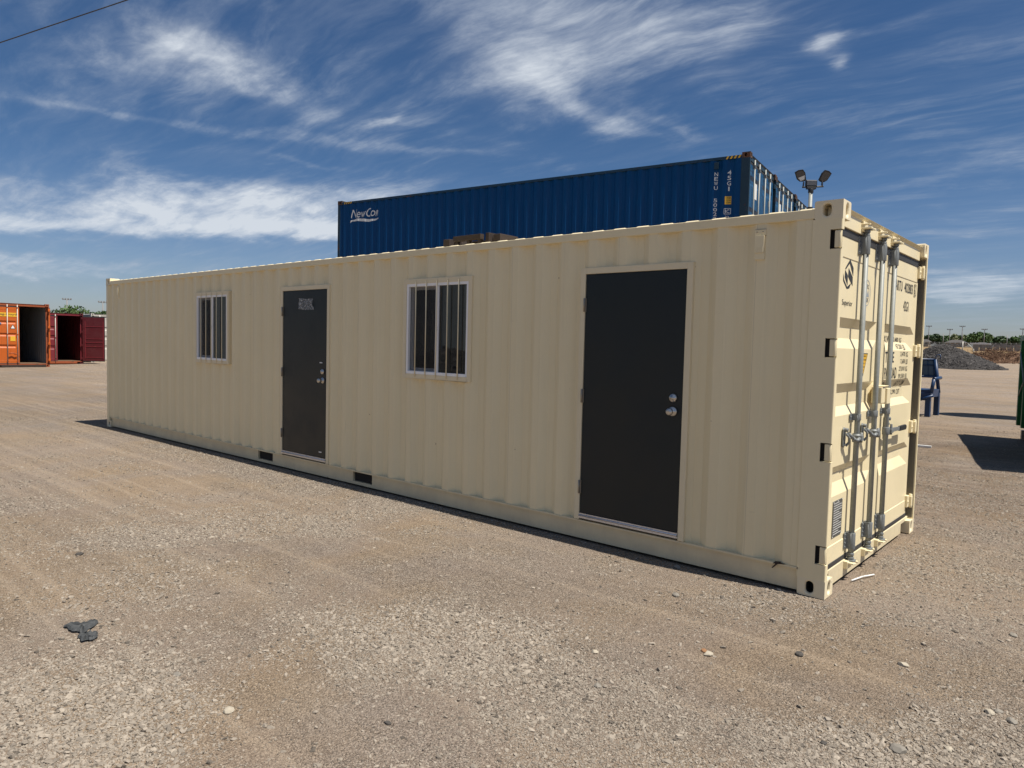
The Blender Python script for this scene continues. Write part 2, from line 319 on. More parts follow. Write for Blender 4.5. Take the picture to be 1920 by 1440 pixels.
# ------------------------------------------------------------ mesh helpers
class MB:
    def __init__(s): s.v = []; s.f = []; s.sm = []
    def add(s, vs, fs, smooth=False):
        k = len(s.v); s.v += [tuple(x) for x in vs]
        for f in fs: s.f.append(tuple(i + k for i in f)); s.sm.append(smooth)
    def box(s, x0, x1, y0, y1, z0, z1):
        s.add([(x0,y0,z0),(x1,y0,z0),(x1,y1,z0),(x0,y1,z0),(x0,y0,z1),(x1,y0,z1),(x1,y1,z1),(x0,y1,z1)],
              [(0,3,2,1),(4,5,6,7),(0,1,5,4),(1,2,6,5),(2,3,7,6),(3,0,4,7)])
        return s
    def quad(s, a, b, c, d): s.add([a, b, c, d], [(0, 1, 2, 3)]); return s
    def poly(s, pts): s.add(pts, [tuple(range(len(pts)))]); return s
    def tube(s, p0, p1, r0, r1=None, n=14, caps=True):
        r1 = r0 if r1 is None else r1
        p0 = Vector(p0); p1 = Vector(p1); d = (p1 - p0).normalized()
        a = d.cross(Vector((0, 0, 1)) if abs(d.z) < 0.9 else Vector((1, 0, 0))).normalized(); b = d.cross(a)
        vs = []
        for p, r in ((p0, r0), (p1, r1)):
            for i in range(n):
                t = 2 * PI * i / n; vs.append(p + (a * math.cos(t) + b * math.sin(t)) * r)
        s.add(vs, [(i, i + n, (i + 1) % n + n, (i + 1) % n) for i in range(n)], True)
        if caps:
            s.add(vs[:n], [tuple(range(n))]); s.add(vs[n:], [tuple(range(n - 1, -1, -1))])
        return s
    def path(s, pts, r, n=8):
        for a, b in zip(pts[:-1], pts[1:]): s.tube(a, b, r, r, n)
        return s
    def lathe(s, o, axis, prof, n=20):
        """prof: (distance along axis, radius)"""
        o = Vector(o); d = Vector(axis).normalized()
        a = d.cross(Vector((0, 0, 1)) if abs(d.z) < 0.9 else Vector((1, 0, 0))).normalized(); b = d.cross(a)
        vs = [o + d * h + (a * math.cos(2*PI*i/n) + b * math.sin(2*PI*i/n)) * r for h, r in prof for i in range(n)]
        fs = [(j*n+i, (j+1)*n+i, (j+1)*n+(i+1) % n, j*n+(i+1) % n) for j in range(len(prof)-1) for i in range(n)]
        s.add(vs, fs, True); return s
    def prism(s, pts, z0, z1, axes='XYZ'):
        """outline pts (a,b) swept z0..z1; axes says where a, b, sweep go"""
        ix = {'X': 0, 'Y': 1, 'Z': 2}; n = len(pts); vs = []
        for z in (z0, z1):
            for a, b in pts:
                v = [0, 0, 0]; v[ix[axes[0]]] = a; v[ix[axes[1]]] = b; v[ix[axes[2]]] = z; vs.append(v)
        s.add(vs, [tuple(range(n)), tuple(range(2*n-1, n-1, -1))] + [(i, (i+1) % n, (i+1) % n + n, i + n) for i in range(n)])
        return s
    def mesh(s, name, mat, recalc=True):
        me = bpy.data.meshes.new(name); me.from_pydata(s.v, [], s.f)
        me.polygons.foreach_set('use_smooth', s.sm)
        for mm in (mat if isinstance(mat, (list, tuple)) else [mat]): me.materials.append(mm)
        if recalc:
            bm = bmesh.new(); bm.from_mesh(me); bmesh.ops.remove_doubles(bm, verts=bm.verts, dist=1e-5)
            bmesh.ops.recalc_face_normals(bm, faces=bm.faces); bm.to_mesh(me); bm.free()
        me.update(); return me
def link(name, data, parent=None, loc=(0,0,0), rot=(0,0,0)):
    o = bpy.data.objects.new(name, data); COL.objects.link(o)
    o.location = loc; o.rotation_euler = rot
    if parent: o.parent = parent
    return o
def obj(name, mb, mat, parent=None, bevel=0.0, loc=(0,0,0), rot=(0,0,0), recalc=True, seg=2, label=None):
    o = link(name, mb.mesh(name, mat, recalc), parent, loc, rot)
    if bevel:
        m = o.modifiers.new('bevel', 'BEVEL'); m.width = bevel; m.segments = seg; m.limit_method = 'ANGLE'; m.angle_limit = math.radians(40)
        m.harden_normals = False
    if label: o['label'] = label
    return o
def tag(o, label, cat, group=None, kind=None):
    if label: o['label'] = label
    if cat: o['category'] = cat
    if group: o['group'] = group
    if kind: o['kind'] = kind
    return o
def thing(name, label, cat, loc=(0,0,0), rz=0.0, group=None):
    return tag(link(name, None, None, loc, (0, 0, rz)), label, cat, group)
def copy_tree(o, parent=None):
    c = o.copy(); COL.objects.link(c); c.parent = parent
    for ch in list(o.children): copy_tree(ch, c)
    return c

# text as flat print laid on a surface: fn(u, v) -> point
def text_mb(s, fn, w, h, cuts=(), stroke=0.0):
    cu = bpy.data.curves.new('t', 'FONT'); cu.body = s; cu.resolution_u = 3; cu.offset = stroke
    ob = bpy.data.objects.new('t', cu); COL.objects.link(ob)
    dg = bpy.context.evaluated_depsgraph_get(); me = bpy.data.meshes.new_from_object(ob.evaluated_get(dg))
    bpy.data.objects.remove(ob); bpy.data.curves.remove(cu)
    co = np.array([v.co[:] for v in me.vertices]); mn = co.min(0); mx = co.max(0)
    bm = bmesh.new(); bm.from_mesh(me)
    for v in bm.verts:
        v.co.x = (v.co.x - mn[0]) / (mx[0] - mn[0]) * w; v.co.y = (v.co.y - mn[1]) / (mx[1] - mn[1]) * h; v.co.z = 0
    for c in cuts:
        if 0 < c < h: bmesh.ops.bisect_plane(bm, geom=bm.verts[:] + bm.edges[:] + bm.faces[:], plane_co=(0, c, 0), plane_no=(0, 1, 0))
    bm.verts.ensure_lookup_table()
    mb = MB(); mb.add([fn(v.co.x, v.co.y) for v in bm.verts], [tuple(v.index for v in f.verts) for f in bm.faces])
    bm.free(); bpy.data.meshes.remove(me)
    return mb

# ------------------------------------------------------------ container pieces
def corr_profile(x0, x1, pitch, flat_o, slope, flat_i, start=0.0):
    """breakpoints (x, k) with k 0 at the outer flats and 1 at the inner ones, going from x1 down to x0"""
    pts = []; x = x1 - start; pts.append((x1, 0.0))
    while x > x0 + pitch * 0.6:
        for dx, k in ((flat_o, 0.0), (slope, 1.0), (flat_i, 1.0), (slope, 0.0)):
            x -= dx
            if x < x0: break
            pts.append((x, k))
    pts.append((x0, 0.0))
    out = [pts[0]]
    for p in pts[1:]:
        if out[-1][0] - p[0] > 1e-4: out.append(p)
    return out
def kat(prof, x):
    for (xa, ka), (xb, kb) in zip(prof[:-1], prof[1:]):
        if xb - 1e-9 <= x <= xa + 1e-9: return ka + (kb - ka) * (xa - x) / (xa - xb)
    return 0.0
def corr_wall(prof, z0, z1, openings, ymap):
    """openings: (xa, xb, za, zb); ymap(k) -> y"""
    xs = sorted(set([round(p[0], 5) for p in prof] + [round(v, 5) for o in openings for v in o[:2]]))
    mb = MB()
    for xa, xb in zip(xs[:-1], xs[1:]):
        xm = (xa + xb) / 2; iv = [(z0, z1)]
        for oa, obb, za, zb in openings:
            if oa < xm < obb:
                iv = [s for (a, b) in iv for s in ((a, min(b, za)), (max(a, zb), b)) if s[1] - s[0] > 1e-4]
        ya, yb = ymap(kat(prof, xa)), ymap(kat(prof, xb))
        for a, b in iv: mb.quad((xa, ya, a), (xb, yb, a), (xb, yb, b), (xa, ya, b))
    return mb
def stadium(hw, hh, n=24):
    pts = []
    r = hw
    for i in range(n):
        t = 2 * PI * i / n
        x, y = r * math.cos(t), r * math.sin(t)
        y += (hh - r) if y > 1e-6 else (-(hh - r) if y < -1e-6 else 0)
        pts.append((x, y))
    return pts
def holed_face(mb, W, H, c, hw, hh, fn, depth, n=24):
    """rectangle 0..W x 0..H with a stadium hole and a short tunnel; fn(u, v, d) -> point"""
    hole = [(c[0] + x, c[1] + y) for x, y in stadium(hw, hh, n)]; outer = []
    cor = [math.atan2(y - c[1], x - c[0]) for x, y in ((W, H), (0, H), (0, 0), (W, 0))]
    ang = [2 * PI * i / n for i in range(n)]
    snap = {}
    for (x, y), a in zip(((W, H), (0, H), (0, 0), (W, 0)), cor):
        i = min(range(n), key=lambda j: abs((ang[j] - a + PI) % (2 * PI) - PI)); snap[i] = (x, y)
    for i, t in enumerate(ang):
        if i in snap: outer.append(snap[i]); continue
        dx, dy = math.cos(t), math.sin(t)
        k = min([v for v in (((W - c[0]) / dx if dx > 1e-9 else 1e9), (-c[0] / dx if dx < -1e-9 else 1e9), ((H - c[1]) / dy if dy > 1e-9 else 1e9), (-c[1] / dy if dy < -1e-9 else 1e9))])
        outer.append((c[0] + dx * k, c[1] + dy * k))
    vs = [fn(*p, 0) for p in outer] + [fn(*p, 0) for p in hole] + [fn(*p, 0.018) for p in hole] + [fn(*p, depth) for p in hole]
    fs = []
    for i in range(n):
        j = (i + 1) % n
        fs.append((i, j, n + j, n + i)); fs.append((n + i, n + j, 2*n + j, 2*n + i)); fs.append((2*n + i, 2*n + j, 3*n + j, 3*n + i))
    fs.append(tuple(range(3*n, 4*n)))
    mb.add(vs, fs)
def casting_mb(sx, sy, sz):
    """ISO corner fitting with its outer corner at the origin, reaching -sx*x, +... ; sx, sy, sz = +-1 give the way it grows"""
    A, B, Hh = 0.178, 0.162, 0.118; mb = MB()
    holed_face(mb, A, Hh, (0.100, 0.060), 0.0255, 0.0395, lambda u, v, d: (sx*u, sy*d, sz*v), 0.11)
    holed_face(mb, B, Hh, (0.090, 0.060), 0.0255, 0.0395, lambda u, v, d: (sx*d, sy*u, sz*v), 0.12)
    P = lambda x, y, z: (sx*x, sy*y, sz*z)
    mb.quad(P(0,0,0), P(A,0,0), P(A,B,0), P(0,B,0)); mb.quad(P(0,0,Hh), P(A,0,Hh), P(A,B,Hh), P(0,B,Hh))
    mb.quad(P(A,0,0), P(A,B,0), P(A,B,Hh), P(A,0,Hh)); mb.quad(P(0,B,0), P(A,B,0), P(A,B,Hh), P(0,B,Hh))
    return mb
def leaf_mb(s, w, z0, z1, rows, u0, u1, sl=0.085, dep=0.036, th=0.05, sl2=None):
    """cargo door leaf: hinge line at y=0 growing toward s*y, outer face x=0; rows = (ztop_out, ztop_in, zbot_in, zbot_out)"""
    sl2 = sl2 or sl; us = [0, u0 - 0.03, u0, u0 + sl, u1 - sl2, u1, u1 + 0.03, w]
    zs = [z0]
    zin = (z0 + 0.12, z1 - 0.135)
    for r in sorted(rows, key=lambda r: r[3]): zs += [r[3], r[2], r[1], r[0]]
    zs = sorted(zs + list(zin) + [zin[0] - 0.004, zin[1] + 0.004] + [z1])
    def dpt(iu, z):
        u = us[iu]; d = 0.0
        if 2 <= iu <= 5 and zin[0] - 1e-6 <= z <= zin[1] + 1e-6: d = 0.004
        if iu in (3, 4):
            for r in rows:
                if r[2] - 1e-6 <= z <= r[1] + 1e-6: d = dep
        return d
    mb = MB(); vs = []; nz = len(zs); nu = len(us)
    for z in zs:
        for iu in range(nu): vs.append((-dpt(iu, z), s * us[iu], z))
    fs = [(j*nu+i, j*nu+i+1, (j+1)*nu+i+1, (j+1)*nu+i) for j in range(nz-1) for i in range(nu-1)]
    mb.add(vs, fs)
    a, b = 0, s * w
    mb.quad((-th, a, z0), (-th, b, z0), (-th, b, z1), (-th, a, z1))
    mb.quad((0, a, z0), (-th, a, z0), (-th, a, z1), (0, a, z1)); mb.quad((0, b, z0), (-th, b, z0), (-th, b, z1), (0, b, z1))
    mb.quad((0, a, z0), (0, b, z0), (-th, b, z0), (-th, a, z0)); mb.quad((0, a, z1), (0, b, z1), (-th, b, z1), (-th, a, z1))
    return mb
def door_depth(rows, z, dep=0.036):
    for a, b, c, d in rows:
        if b >= z >= c: return dep
        if a >= z > b: return dep * (a - z) / (a - b)
        if c > z >= d: return dep * (z - d) / (c - d)
    return 0.004

def mapped(mb, fn):
    mb.v = [tuple(fn(Vector(p))) for p in mb.v]; return mb
HINGE_Z = (2.341, 1.645, 0.965, 0.286)
def post_mb(L, W, H, hi):
    """door-end corner post on the y=0 side"""
    mb = MB(); z0, z1 = 0.118, H - 0.118; r = 0.008; prof = [(-0.185, 0.0)]
    sl = [(z - 0.062, z + 0.062) for z in HINGE_Z] if hi else []
    cur = z0; iv = []
    for a, b in sorted(sl): iv.append((cur, a, False)); iv.append((a, b, True)); cur = b
    iv.append((cur, z1, False))
    for a, b, slot in iv:
        x1 = -0.072 if slot else -r
        mb.quad((-0.185, 0, a), (x1, 0, a), (x1, 0, b), (-0.185, 0, b))
        if not slot:
            pr = [(-r + r*math.sin(t), r - r*math.cos(t)) for t in (0, PI/6, PI/3, PI/2)]
            for p, q in zip(pr[:-1], pr[1:]): mb.quad((p[0], p[1], a), (q[0], q[1], a), (q[0], q[1], b), (p[0], p[1], b))
            mb.quad((0, r, a), (0, 0.04, a), (0, 0.04, b), (0, r, b))
            mb.quad((0, 0.04, a), (-0.12, 0.04, a), (-0.12, 0.04, b), (0, 0.04, b))
        else:
            mb.quad((-0.072, 0, a), (-0.072, 0.04, a), (-0.072, 0.04, b), (-0.072, 0, b))
            for z in (a, b): mb.quad((-0.072, 0, z), (0, 0, z), (0, 0.04, z), (-0.072, 0.04, z))
    mb.quad((-0.185, 0, z0), (-0.185, 0.05, z0), (-0.185, 0.05, z1), (-0.185, 0, z1))
    mb.quad((-0.12, 0.04, z0), (-0.12, 0.115, z0), (-0.12, 0.115, z1), (-0.12, 0.04, z1))
    return mb
def locking_bar(door, y, z0, z1, x=0.038, hi=True, handle=None, mats=None):
    mt = mats or {'bar': M_galv, 'bracket': M_galvd}
    b = MB(); b.tube((x, y, z0), (x, y, z1), 0.0185, n=14 if hi else 8)
    obj('locking_bar', b, mt['bar'], door)
    if not hi:
        g = MB()
        for z in (z0 + 0.14, (z0 + z1) / 2, z1 - 0.14): g.box(0, x + 0.022, y - 0.03, y + 0.03, z - 0.03, z + 0.03)
        obj('bearing_bracket', g, mt['bracket'], door); return
    for zc, hh in ((z1 - 0.125, 0.061), (z0 + 0.152, 0.058)):
        g = MB()
        g.box(0.0005, 0.007, y - 0.062, y + 0.045, zc - hh, zc + hh)
        g.tube((x, y, zc - hh), (x, y, zc + hh), 0.0265, n=18)
        g.box(0.006, x, y - 0.0265, y + 0.0265, zc - hh, zc + hh)
        for k in range(4):
            z = zc - hh + 0.014 + k * (2 * hh - 0.028) / 3
            g.tube((0.007, y - 0.048, z), (0.014, y - 0.048, z), 0.0065, n=8)
        obj('bearing_bracket', g, mt['bracket'], door, 0.002)
    g = MB(); zc = 1.163
    g.box(0.0005, 0.006, y - 0.062, y + 0.058, zc - 0.023, zc + 0.023)
    g.tube((x, y, zc - 0.023), (x, y, zc + 0.023), 0.0235, n=16); g.box(0.005, x, y - 0.0235, y + 0.0235, zc - 0.023, zc + 0.023)
    for dy in (-0.05, 0.047): g.tube((0.006, y + dy, zc), (0.013, y + dy, zc), 0.006, n=8)
    obj('bar_strap', g, mt['bracket'], door, 0.0015)
    for zc, sg in ((z1, 1), (z0, -1)):            # cam end of the bar
        g = MB(); g.tube((x, y, zc - sg*0.035), (x, y, zc - sg*0.01), 0.024, 0.021, n=14)
        g.tube((x, y, zc - sg*0.066), (x, y, zc - sg*0.045), 0.022, n=14)
        g.box(x - 0.012, x + 0.030, y - 0.030, y + 0.034, min(zc, zc - sg*0.016), max(zc, zc - sg*0.016))
        g.box(x - 0.03, x + 0.012, y + 0.012, y + 0.040, min(zc - sg*0.004, zc - sg*0.024), max(zc - sg*0.004, zc - sg*0.024))
        obj('cam_end', g, mt['bracket'], door, 0.003)
    if handle == 'stub':
        g = MB(); g.tube((x, y, 0.985), (x, y, 1.045), 0.028, n=16)
        g.box(x - 0.002, x + 0.042, y - 0.032, y + 0.024, 1.000, 1.034); g.tube((x + 0.03, y + 0.006, 0.985), (x + 0.03, y + 0.006, 1.055), 0.009, n=10)
        g.path([(x + 0.028, y - 0.02, 1.016), (x + 0.026, y - 0.09, 1.003), (x + 0.012, y - 0.135, 1.026), (x - 0.006, y - 0.182, 1.060)], 0.0125, 10)
        obj('door_handle', g, mt['bracket'], door, 0.0)
        g = MB(); g.prism([(y - 0.212, 0.972), (y - 0.192, 0.960), (y - 0.168, 0.975), (y - 0.160, 1.03), (y - 0.166, 1.085), (y - 0.190, 1.102), (y - 0.212, 1.088)], 0.0006, 0.012, 'YZX')
        g.tube((0.012, y - 0.190, 1.084), (0.034, y - 0.190, 1.084), 0.014, n=12); g.tube((0.012, y - 0.190, 0.982), (0.022, y - 0.190, 0.982), 0.009, n=10)
        g.path([(0.022, y - 0.205, 1.06), (0.040, y - 0.185, 1.035), (0.036, y - 0.165, 0.998), (0.016, y - 0.172, 0.970)], 0.0085, 8)
        obj('handle_catch', g, mt['bracket'], door, 0.002)
    if handle == 'lever':
        g = MB(); g.tube((x, y, 0.975), (x, y, 1.035), 0.028, n=16); g.tube((x + 0.03, y + 0.03, 0.975), (x + 0.03, y + 0.03, 1.06), 0.009, n=10)
        g.box(x, x + 0.042, y + 0.0, y + 0.06, 0.99, 1.022)
        g.prism([(y + 0.05, 0.990), (y + 0.16, 0.985), (y + 0.40, 0.982), (y + 0.40, 1.012), (y + 0.18, 1.020), (y + 0.05, 1.024)], 0.044, 0.052, 'YZX')
        obj('door_handle', g, mt['bracket'], door, 0.002)
        g = MB(); g.prism([(y + 0.38, 0.976), (y + 0.575, 0.974), (y + 0.595, 0.985), (y + 0.595, 1.008), (y + 0.575, 1.018), (y + 0.38, 1.018)], 0.037, 0.059, 'YZX')
        obj('handle_grip', g, M_grip, door, 0.005)
        g = MB(); g.box(0.0006, 0.010, y + 0.075, y + 0.125, 0.955, 1.115); g.tube((0.01, y + 0.10, 1.095), (0.045, y + 0.10, 1.095), 0.014, n=12)
        g.tube((0.01, y + 0.10, 1.055), (0.038, y + 0.10, 1.055), 0.010, n=12)
        obj('handle_catch', g, mt['bracket'], door, 0.002)

def container(name, label, cat, L, W, H, M, loc=(0,0,0), rz=0.0, group=None, hi=False, openings=(), open_l=0.0, open_r=0.0,
              bars_l=(0.36, 0.86), bars_r=(0.36, 0.86), rows=None, pitch=0.278, fork=(), no_side=False):
    root = thing(name, label, cat, loc, rz, group)
    # corner castings
    for x, sx in ((0, -1), (-L, 1)):
        for y, sy in ((0, 1), (W, -1)):
            for z, sz in ((0, 1), (H, -1)):
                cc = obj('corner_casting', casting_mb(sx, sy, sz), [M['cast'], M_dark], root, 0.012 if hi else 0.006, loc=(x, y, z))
                if sz > 0:                                   # hole insides of the lower fittings painted dark in place of shade
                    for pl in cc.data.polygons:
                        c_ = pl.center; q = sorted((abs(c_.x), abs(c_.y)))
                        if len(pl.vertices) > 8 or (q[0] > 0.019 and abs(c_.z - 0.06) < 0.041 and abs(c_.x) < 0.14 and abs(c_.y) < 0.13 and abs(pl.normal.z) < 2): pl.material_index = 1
    # posts
    for mir in (0, 1):
        mb = post_mb(L, W, H, hi and not mir)
        if mir: mapped(mb, lambda p: (p[0], W - p[1], p[2]))
        obj('corner_post', mb, M['post'], root)
        mb = MB().box(-L + 0.004, -L + 0.10, 0.0, 0.07, 0.118, H - 0.118)
        if mir: mapped(mb, lambda p: (p[0], W - p[1], p[2]))
        obj('corner_post', mb, M['post'], root, 0.006)
    # side rails
    zr0, zr1 = H - 0.110, H - 0.047
    for mir in (0, 1):
        mb = MB().box(-L + 0.178, -0.178, 0.002, 0.062, zr0, zr1)
        if mir: mapped(mb, lambda p: (p[0], W - p[1], p[2]))
        obj('top_rail', mb, M['rail'], root, 0.004)
        mb = MB(); xa, xb = -L + 0.178, -0.178; cur = xa
        segs = []
        for fa, fb in sorted(fork): segs.append((cur, fa, 0)); segs.append((fa, fb, 1)); cur = fb
        segs.append((cur, xb, 0)); y = 0.026
        for a, b, f in segs:
            if f:
                for c, d in ((0.017, 0.050), (0.160, 0.165)): mb.quad((a, y, c), (b, y, c), (b, y, d), (a, y, d))
                for q in (((a, y, .05), (a, .5, .05), (a, .5, .16), (a, y, .16)), ((b, y, .05), (b, .5, .05), (b, .5, .16), (b, y, .16)),
                          ((a, y, .05), (b, y, .05), (b, .5, .05), (a, .5, .05)), ((a, y, .16), (b, y, .16), (b, .5, .16), (a, .5, .16)),
                          ((a, .5, .05), (b, .5, .05), (b, .5, .16), (a, .5, .16))): mb.quad(*q)
            else: mb.quad((a, y, .017), (b, y, .017), (b, y, .165), (a, y, .165))
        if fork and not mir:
            for fa, fb in fork: obj('fork_pocket_shade', MB().box(fa + 0.004, fb - 0.004, 0.05, 0.49, 0.054, 0.156), M_dark, root)  # dark block standing in for the shade deep in the pocket
        mb.quad((xa, y, .017), (xb, y, .017), (xb, .10, .017), (xa, .10, .017)); mb.quad((xa, y, .165), (xb, y, .165), (xb, .10, .165), (xa, .10, .165))
        mb.box(xa, xb, 0.000, 0.06, .1635, .1765)
        if mir: mapped(mb, lambda p: (p[0], W - p[1], p[2]))
        obj('bottom_rail', mb, M['botrail'], root)
    # corrugated sides
    prof = corr_profile(-L + 0.10, -0.185, pitch, 0.072, 0.068, 0.070, 0.03)
    for mir in (0, 1):
        if mir == 0 and no_side: continue
        mb = corr_wall(prof, .1765, zr0, openings if mir == 0 else (), lambda k: 0.009 + 0.041 * k)
        if mir: mapped(mb, lambda p: (p[0], W - p[1], p[2]))
        obj('corrugated_side', mb, M['wall'], root)
    # roof: pressed ribs across
    mb = MB(); x = -0.20; zt = H - 0.024; ys = (0.030, 0.075, W - 0.075, W - 0.030); zs_lo = H - 0.047
    xs = [(x, 0)]
    while x > -L + 0.30:
        for dx, k in ((0.090, 0), (0.014, 1), (0.091, 1), (0.014, 0)): x -= dx; xs.append((x, k))
    xs.append((-L + 0.12, 0)); xs.insert(0, (-0.05, 0))
    for (xa, ka), (xb, kb) in zip(xs[:-1], xs[1:]):
        for i in range(3):
            def zz(k, j): return zs_lo + (0.001 if j in (0, 3) else 0.018 - 0.015 * k)
            mb.quad((xa, ys[i], zz(ka, i)), (xb, ys[i], zz(kb, i)), (xb, ys[i+1], zz(kb, i+1)), (xa, ys[i+1], zz(ka, i+1)))
    obj('roof_panel', mb, M['wall'], root)
    # header and sill at the doors, frame at the closed end
    mb = MB()
    mb.prism([(-0.035, H - 0.151), (-0.035, H - 0.060), (-0.014, H - 0.034), (-0.06, H - 0.030), (-0.13, H - 0.030), (-0.13, H - 0.151)], 0.160, W - 0.160, 'XZY')
    obj('door_header', mb, M['post'], root, 0.003)
    mb = MB().box(-0.14, -0.040, 0.20, W - 0.30, 0.024, 0.142); mb.box(-0.14, -0.041, 0.06, 0.199, 0.118, 0.142); mb.box(-0.14, -0.041, W - 0.299, W - 0.06, 0.105, 0.142)
    obj('door_sill', mb, M['botrail'], root, 0.003)
    mb = MB().box(-L + 0.003, -L + 0.09, 0.162, W - 0.162, H - 0.11, H - 0.03)
    obj('end_rail', mb, M['rail'], root, 0.004)
    mb = MB().box(-L + 0.003, -L + 0.09, 0.162, W - 0.162, 0.017, 0.165)
    obj('end_rail', mb, M['rail'], root, 0.004)
    pe = corr_profile(-(W - 0.07), -0.07, 0.25, 0.11, 0.02, 0.10)
    mb = corr_wall(pe, 0.165, H - 0.11, (), lambda k: -L + 0.02 + 0.045 * k)
    mapped(mb, lambda p: (p[1], -p[0], p[2])); obj('end_panel', mb, M['wall'], root)
    mb = MB().box(-L + 0.06, -0.09, 0.06, W - 0.06, 0.14, 0.168); obj('floor_deck', mb, M_wood, root)
    # doors
    z0, z1 = 0.178, H - 0.206
    if rows is None: rows = [(H*.735, H*.71, H*.68, H*.655), (H*.56, H*.535, H*.50, H*.475), (H*.36, H*.335, H*.30, H*.275)]
    wl = W / 2 - 0.115 - 0.008; leaves = []
    for s, hy, ang, bars in ((1, 0.115, -open_l, bars_l), (-1, W - 0.115, open_r, bars_r)):
        hx = -0.05 if ang == 0 else 0.0
        d = obj('cargo_door', leaf_mb(s, wl, z0, z1, rows, *((0.035, 1.01, 0.05, 0.036, 0.05, 0.10) if hi and s > 0 else (0.04, 1.02, 0.13, 0.036, 0.05, 0.06) if hi else (0.06, wl - 0.11, 0.05))), M['door'], root, loc=(hx, hy if ang == 0 else (0.02 if s > 0 else W - 0.02), 0), rot=(0, 0, ang))
        leaves.append(d)
        g = MB()
        g.box(-0.045, 0.004, min(0, s*wl), max(0, s*wl), z1 + 0.0005, z1 + 0.054); g.box(-0.045, 0.004, min(0, s*wl), max(0, s*wl), z0 - 0.034, z0 - 0.0005)
        a, b = sorted((s*wl, s*(wl + 0.0065))); g.box(-0.05, -0.004, a, b, z0, z1)
        obj('door_gasket', g, M_rubber, d, 0.004)
        for z in HINGE_Z:
            z = z * H / 2.591
            h = MB().box(-0.045, 0.044, min(-s*0.088, s*0.03), max(-s*0.088, s*0.03), z - 0.053, z + 0.053)
            if s > 0: h = MB().box(0.004, 0.046, -0.112, -0.0935, z - 0.055, z + 0.055)
            if hi and s > 0:
                h.tube((0.036, -0.103, z - 0.0555), (0.036, -0.103, z + 0.0555), 0.0115, n=12)
            if hi and s < 0:
                h = MB(); h.box(-0.045, 0.020, -0.03, 0.030, z - 0.053, z + 0.053); h.box(-0.02, 0.040, 0.025, 0.088, z - 0.050, z + 0.045)
                h.tube((0.026, 0.052, z - 0.062), (0.026, 0.052, z + 0.062), 0.015, n=12); h.tube((0.012, -0.016, z), (0.028, -0.016, z), 0.010, n=8)
            obj('door_hinge', h, M['hingec'], d, 0.005)
    if hi or open_l == 0:
        pass
    return root, leaves, rows

# ------------------------------------------------------------ ground
def ground_h(x, y):
    h = np.interp(y, [-3000, 97, 125, 134, 145, 200, 270, 3000], [0, 0, 0.5, 1.9, 2.5, 3.4, 4.4, 5.0])
    h = h * np.clip((x + 120) / 60, 0, 1)
    n = 0.010 * np.sin(x * 1.3 + 0.7 * y) * np.sin(y * 0.9 - 0.4 * x) + 0.006 * np.sin(x * 3.1 - y * 1.7 + 1) + 0.004 * np.sin(5.3 * y + 2.2 * x)
    d = np.hypot(x, y)
    near = np.clip((np.maximum(np.abs(x + 6.1) - 6.1, np.abs(y - 1.25) - 1.3)) / 1.5, 0.0, 1.0)      # level under and round the container
    n = n * (0.15 + 0.85 * near) * (1 + np.clip(d / 20 - 1, 0, 3)) - 0.004
    return h + n
def make_ground():
    nr, na = 230, 300
    r = np.concatenate([[0.0], np.geomspace(0.35, 2600, nr)]); a = np.linspace(0, 2*PI, na, endpoint=False)
    cx, cy = -0.5, -1.0
    X = cx + np.outer(r, np.cos(a)); Y = cy + np.outer(r, np.sin(a)); Z = ground_h(X, Y)
    v = np.stack([X, Y, Z], -1).reshape(-1, 3); f = []
    for i in range(nr):
        for j in range(na):
            k = (j + 1) % na; f.append((i*na+j, (i+1)*na+j, (i+1)*na+k, i*na+k))
    me = bpy.data.meshes.new('ground'); me.from_pydata(v.tolist(), [], f); me.materials.append(M_ground)
    me.polygons.foreach_set('use_smooth', [True] * len(f)); me.update()
    o = link('ground', me); o['kind'] = 'structure'; o['label'] = 'pale tan gravel and dust yard'
make_ground()

